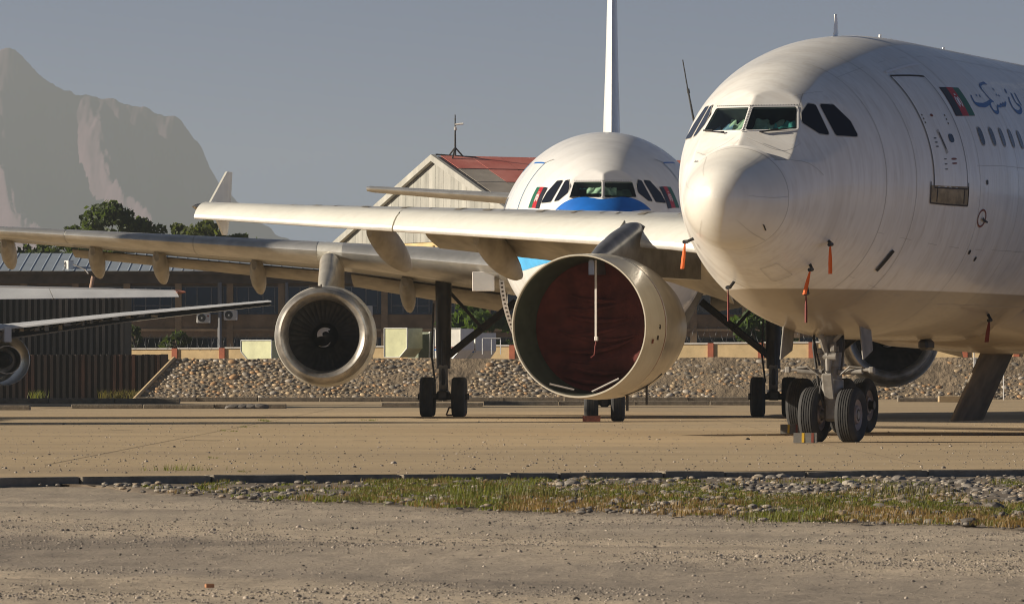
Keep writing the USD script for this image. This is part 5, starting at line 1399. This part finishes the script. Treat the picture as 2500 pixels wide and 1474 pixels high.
# spurs come down towards the viewer and to the right
def ridge(a): return 1 - 2 * np.abs((a % 1.0) - .5)
w1 = (meshkit.fbm(np.stack([X * .007, Y * .007, 0 * X], -1), 4, 2) - .5)
w1 = w1 + .25 * (meshkit.fbm(np.stack([X * .03, Y * .03, 0 * X], -1), 3, 22) - .5)
front_t = np.clip(-Y / 430, 0, 1); back_t = np.clip(Y / 520, 0, 1)
fall = np.where(Y < 0, 1 - front_t ** .85, (1 - back_t) ** 1.2)
env = np.where(Y < 0, np.clip(front_t * 7, 0, 1) * (1 - front_t) ** .6, np.clip(back_t * 7, 0, 1) * (1 - back_t) * .6)
U = X + .40 * Y + 322
Z = H0 * fall - env * H0 * (.46 * (1 - ridge(U / 84 + .55 * w1)) + .17 * (1 - ridge(U / 29 + .9 * w1 + .2)))
for o, (fu, fy, am) in enumerate(((.06, .015, .10), (.13, .035, .06), (.28, .08, .035), (.5, .16, .016))):
    nn_ = meshkit.noise(np.stack([U * fu, Y * fy, 0 * X + o], -1), 50 + o)
    Z -= env * H0 * am * np.abs(2 * nn_ - 1)
Z += (meshkit.fbm(np.stack([X * .09, Y * .09, 0 * X], -1), 5, 6) - .5) * 17 * np.clip(fall * 3, 0, 1)
rock_mt = M('mountain_rock', (.11, .066, .08), rough=1.0, var=.25, scale=.02)
X, Y = X / .6, Y / .6
v = np.stack([X, Y + MD, Z - 1.0], -1).reshape(-1, 3); n = len(my)
i = (np.arange(len(mx) - 1)[:, None] * n + np.arange(n - 1)).ravel()
obj('mountain', TM(v, np.stack([i, i + n, i + n + 1, i + 1], 1)), rock_mt, smooth=True, kind='structure')

# ------------------------------------------------------------------ wheel chocks
chock_g = M('chock_grey', (.17, .155, .13), rough=.8, var=.25, scale=8, stretch=(1, 1, 8)); chock_r = M('chock_red', (.36, .12, .07), rough=.8, var=.3, scale=8); yel = M('chock_yellow', (.70, .42, .03), rough=.7)
def chock(lab, p, L, h, yaw, mt, marks=False):
    t = thing('wheel_chock', lab, 'wheel chock', 'wheel chocks', p, yaw)
    m = trimesh.creation.extrude_polygon(shapely.Polygon([(-h * .8, 0), (h * .8, 0), (h * .35, h), (-h * .35, h)]), L, engine='earcut'); v = m.vertices
    obj('block', TM(np.stack([v[:, 2] - L / 2, v[:, 0], v[:, 1]], 1), m.faces), mt, t)
    if marks:
        sl = (h * .45) / h
        for k, (x, mm) in enumerate(((-.06, yel), (.11, rust_red))):
            obj('paint_mark', TM([(x, -h * .8 - .004, .01), (x + .045, -h * .8 - .004, .01), (x + .045, -h * .35 - .004, h), (x, -h * .35 - .004, h)], [(0, 1, 2, 3)]), mm, t)
def on_apron(px, py):
    d = EYE * FOC / (py - HOR); return ((px - 1250) / FOC * d, d, 0.004)
chock('grey chock with yellow and red marks before the nose wheels', on_apron(1966, 1081), .42, .18, -.1, chock_g, True)
chock('grey chock at the main wheels behind the nose wheels', on_apron(1930, 1058), .42, .19, -.1, chock_g, True)
chock('red brown chock at the nose wheel under the open engine', on_apron(1444, 1029), .46, .15, 0, chock_r)
t = thing('wheel_chock', 'red frame chock before the main wheel of the blue banded airliner', 'wheel chock', 'wheel chocks', on_apron(1113, 1016.5))
obj('frame_bars', join([tube([(-.28, 0, .04), (.28, 0, .04)], .03, 6), tube([(-.2, .1, .26), (.2, .1, .26)], .03, 6)] + [tube([(x0, 0, .04), (x1, .1, .26)], .025, 6) for x0, x1 in ((-.28, -.2), (.28, .2), (-.1, -.02), (.12, .04))]), chock_r, t)

# ------------------------------------------------------------------ third aircraft, seen from behind at the left edge
psi = math.radians(14); D3 = np.array([-math.sin(psi), math.cos(psi)]); R3 = np.array([math.cos(psi), math.sin(psi)])
E3 = np.array([(14 - 1250) / FOC * 214, 214.0]); O3 = E3 - 4.9 * R3                 # on the centre line beside the engine exhaust
C3 = thing('parked_jet', 'smaller jet seen from behind, only its wing, tailplane and engine in view', 'airliner', None, (O3[0], O3[1], 0), psi)   # local x = right wing, y = forward
jet_w = M('jet_light_grey', (.60, .60, .60), rough=.4, var=.1, scale=1); jet_u = M('jet_underside', (.30, .26, .2), rough=.5, var=.2)
nn = 40; ph = np.arange(nn) * 2 * np.pi / nn
fs = np.array([(-17, .15, 4.1), (-15, .55, 3.95), (-11, 1.35, 3.55), (-8, 1.75, 3.1), (-4, 1.88, 2.95), (8, 1.88, 2.95), (12, 1.7, 2.85), (14.5, 1.0, 2.6), (15.6, .2, 2.4)])
obj('fuselage', loft([np.stack([r * np.sin(ph), np.full(nn, y), z + r * np.cos(ph)], 1) for y, r, z in fs]), jet_w, C3, smooth=40)
def jet_surface(st, t=.11, cut=1.0, twist=0.0):
    rr = []
    for (x, yle, c, z) in st:
        a = airfoil(12, t); a = a[a[:, 0] <= cut]
        rr.append(np.stack([np.full(len(a), x), yle - a[:, 0] * c, z + a[:, 1] * c + twist * a[:, 0] * c], 1))
    return rr
zr3, zt3 = 2.45, at(655, 733, 205)[2]
for s_ in (1, -1):
    st = [(s_ * 1.5, 5.6, 6.2, zr3), (s_ * 4.9, 3.4, 4.4, zr3 + (zt3 - zr3) * .28), (s_ * 9.3, .3, 2.9, zr3 + (zt3 - zr3) * .64), (s_ * 14.7, -3.2, 1.5, zt3)]
    wg = obj('wing', loft(jet_surface(st, .12, .72)), jet_w, C3, smooth=40)
    # open trailing edge: upper skin, dark cove, pipes, lower lip
    ys = [(x, yle - .72 * c, c, z) for x, yle, c, z in st]
    up = [[(x, y - dy * c, z + (.048 + oz) * c - dy * .12 * c) for dy, oz in ((-.02, .012), (.17, .012), (.17, -.004), (-.02, -.004))] for x, y, c, z in ys]
    obj('spoiler_skin', loft(up), jet_w, wg)
    lo = [[(x, y - dy * c, z - (.055 + oz) * c) for dy, oz in ((-.02, .0), (.12, .0), (.12, .014), (-.02, .014))] for x, y, c, z in ys]
    obj('lower_lip', loft(lo), jet_u, wg)
    obj('flap_cove', loft([[(x, y - .012 * c, z + q_ * c) for q_ in (-.06, .06)] + [(x, y + .01, z + .06 * c), (x, y + .01, z - .06 * c)] for x, y, c, z in ys]), black, wg)
    for k in range(22):
        f_ = .06 + .68 * k / 21; j = np.interp(f_ * 3, range(4), [q_[0] for q_ in ys]); y = np.interp(f_ * 3, range(4), [q_[1] for q_ in ys]); c = np.interp(f_ * 3, range(4), [q_[2] for q_ in ys]); z = np.interp(f_ * 3, range(4), [q_[3] for q_ in ys])
        obj('cove_fitting', join([rbox((j + rnd.uniform(-.1, .1), y - .06 * c, z + rnd.uniform(-.03, .02) * c), (rnd.uniform(.08, .3), .12, rnd.uniform(.03, .07) * c), .015)] + [tube([(j - .2, y - .05 * c, z - .02 * c), (j + .25, y - .07 * c, z + rnd.uniform(-.02, .03) * c)], .025, 5)]), (gear_m, jet_u, sill_m)[rnd.randrange(3)], wg)
    zs = at(445, 716, 200)[2]
    st = [(s_ * .4, -12.2, 3.6, zs + .12), (s_ * 8.7, -15.4, 1.6, zs + .02), (s_ * 8.8, -15.7, 1.2, zs + .02)]
    tp = obj('tailplane', loft(jet_surface(st, .10, .68)), jet_w, C3, smooth=40)
    el = [[(x, yle - .69 * c + (a[0] - 0) * -.36 * c, z + .02 * c - a[0] * .13 * c + a[1] * .03) for a in ((0, 1), (1, .3), (1, -.3), (0, -1))] for x, yle, c, z in st[:2]]
    mid = [[(np.array(el[0][q_]) * .55 + np.array(el[1][q_]) * .45) for q_ in range(4)]]
    obj('elevator', loft([el[0], mid[0]]), jet_w, tp); obj('elevator', loft([np.array(mid[0]) + (s_ * .03, 0, 0), el[1]]), jet_w, tp)
    obj('tailplane_tip', loft(jet_surface([(s_ * 8.68, -15.3, 1.65, zs + .02), (s_ * 8.9, -15.7, 1.3, zs + .02), (s_ * 8.98, -16.1, .9, zs + .02)], .11)), chock_r, tp, smooth=40)
    ez3 = at(14, 878, 214)[2]
    en = obj('engine', TM(*(lambda m: (m.vertices * np.array([1, -1, 1]) + np.array([s_ * 4.9, 3.9, ez3]), m.faces[:, ::-1]))(revolve([(0, .80), (0, .95), (.5, 1.03), (2.2, 1.04), (3.6, 1.02), (3.62, .985), (2.2, .95), (1.2, .9)], 56))), cowl_metal, C3, smooth=30)
    obj('core_nozzle', TM(*(lambda m: (m.vertices * np.array([1, -1, 1]) + np.array([s_ * 4.9, 3.9, ez3]), m.faces[:, ::-1]))(revolve([(1.4, .7), (3.2, .62), (4.3, .56), (4.3, .53), (3.0, .5), (2.9, .01)], 40))), lip_metal, en, smooth=30)
    obj('exhaust_cone', TM(*(lambda m: (m.vertices * np.array([1, -1, 1]) + np.array([s_ * 4.9, 3.9, ez3]), m.faces[:, ::-1]))(revolve([(3.0, .34), (4.2, .24), (4.9, .03)], 24))), gear_dark, en, smooth=30)
    obj('pylon', loft([[(s_ * 4.9 + a, y, ez3 + z) for a, z in ((-.14, b), (.14, b), (.14, t_), (-.14, t_))] for y, b, t_ in ((3.4, .85, 1.1), (2.2, .85, 1.45), (-.6, .7, 1.3))]), jet_w, C3)
    for y in (-.25, .25): obj('main_wheel', TM(*(lambda m: (m.vertices + np.array([s_ * 2.6 + y, -.2, .56]), m.faces))(revolve([(-.17, .3), (-.19, .42), (-.12, .555), (.12, .555), (.19, .42), (.17, .3)], 28, 'x'))), tyre_m, C3, smooth=30)
    obj('gear_leg', tube([(s_ * 2.6, -.2, .5), (s_ * 2.6, -.2, 2.2)], .12, 10), gear_dark, C3)
obj('tail_fin', loft([[(x + a[1] * c, y - a[0] * c, z) for a in airfoil(8, .1)] for x, y, c, z in ((0, -8.5, 5.5, 4.3), (0, -12.6, 2.4, 9.8))]), jet_w, C3)
for y in (-.2, .2): obj('nose_wheel', TM(*(lambda m: (m.vertices + np.array([y, 11.0, .36]), m.faces))(revolve([(-.1, .2), (-.12, .28), (-.08, .355), (.08, .355), (.12, .28), (.1, .2)], 24, 'x'))), tyre_m, C3, smooth=30)
obj('gear_leg', tube([(0, 11, .3), (0, 11, 1.4)], .08, 8), gear_dark, C3)

# another airliner of the row stands beyond the left edge; the shadow of its wing crosses the apron
dup(B.root, (-36.8, 111.5, 0), math.radians(-1.4), label='airliner of the row standing beyond the left picture edge, its wing shadow on the apron')

# ------------------------------------------------------------------ haze
if HAZE > 0:
    hz = box(-4500, 4500, -400, 9800, -1.4, 400)
    hm = usdkit.material(stage, '/World/Looks/haze_look', {'v': ('principled_volume', {'color': (.75, .80, .78), 'density': HAZE, 'anisotropy': 0.3})}, [], volume='v.volume')
    obj('haze', hz, hm, kind='stuff', label='thin dusty haze lying over the airfield', cat='haze')
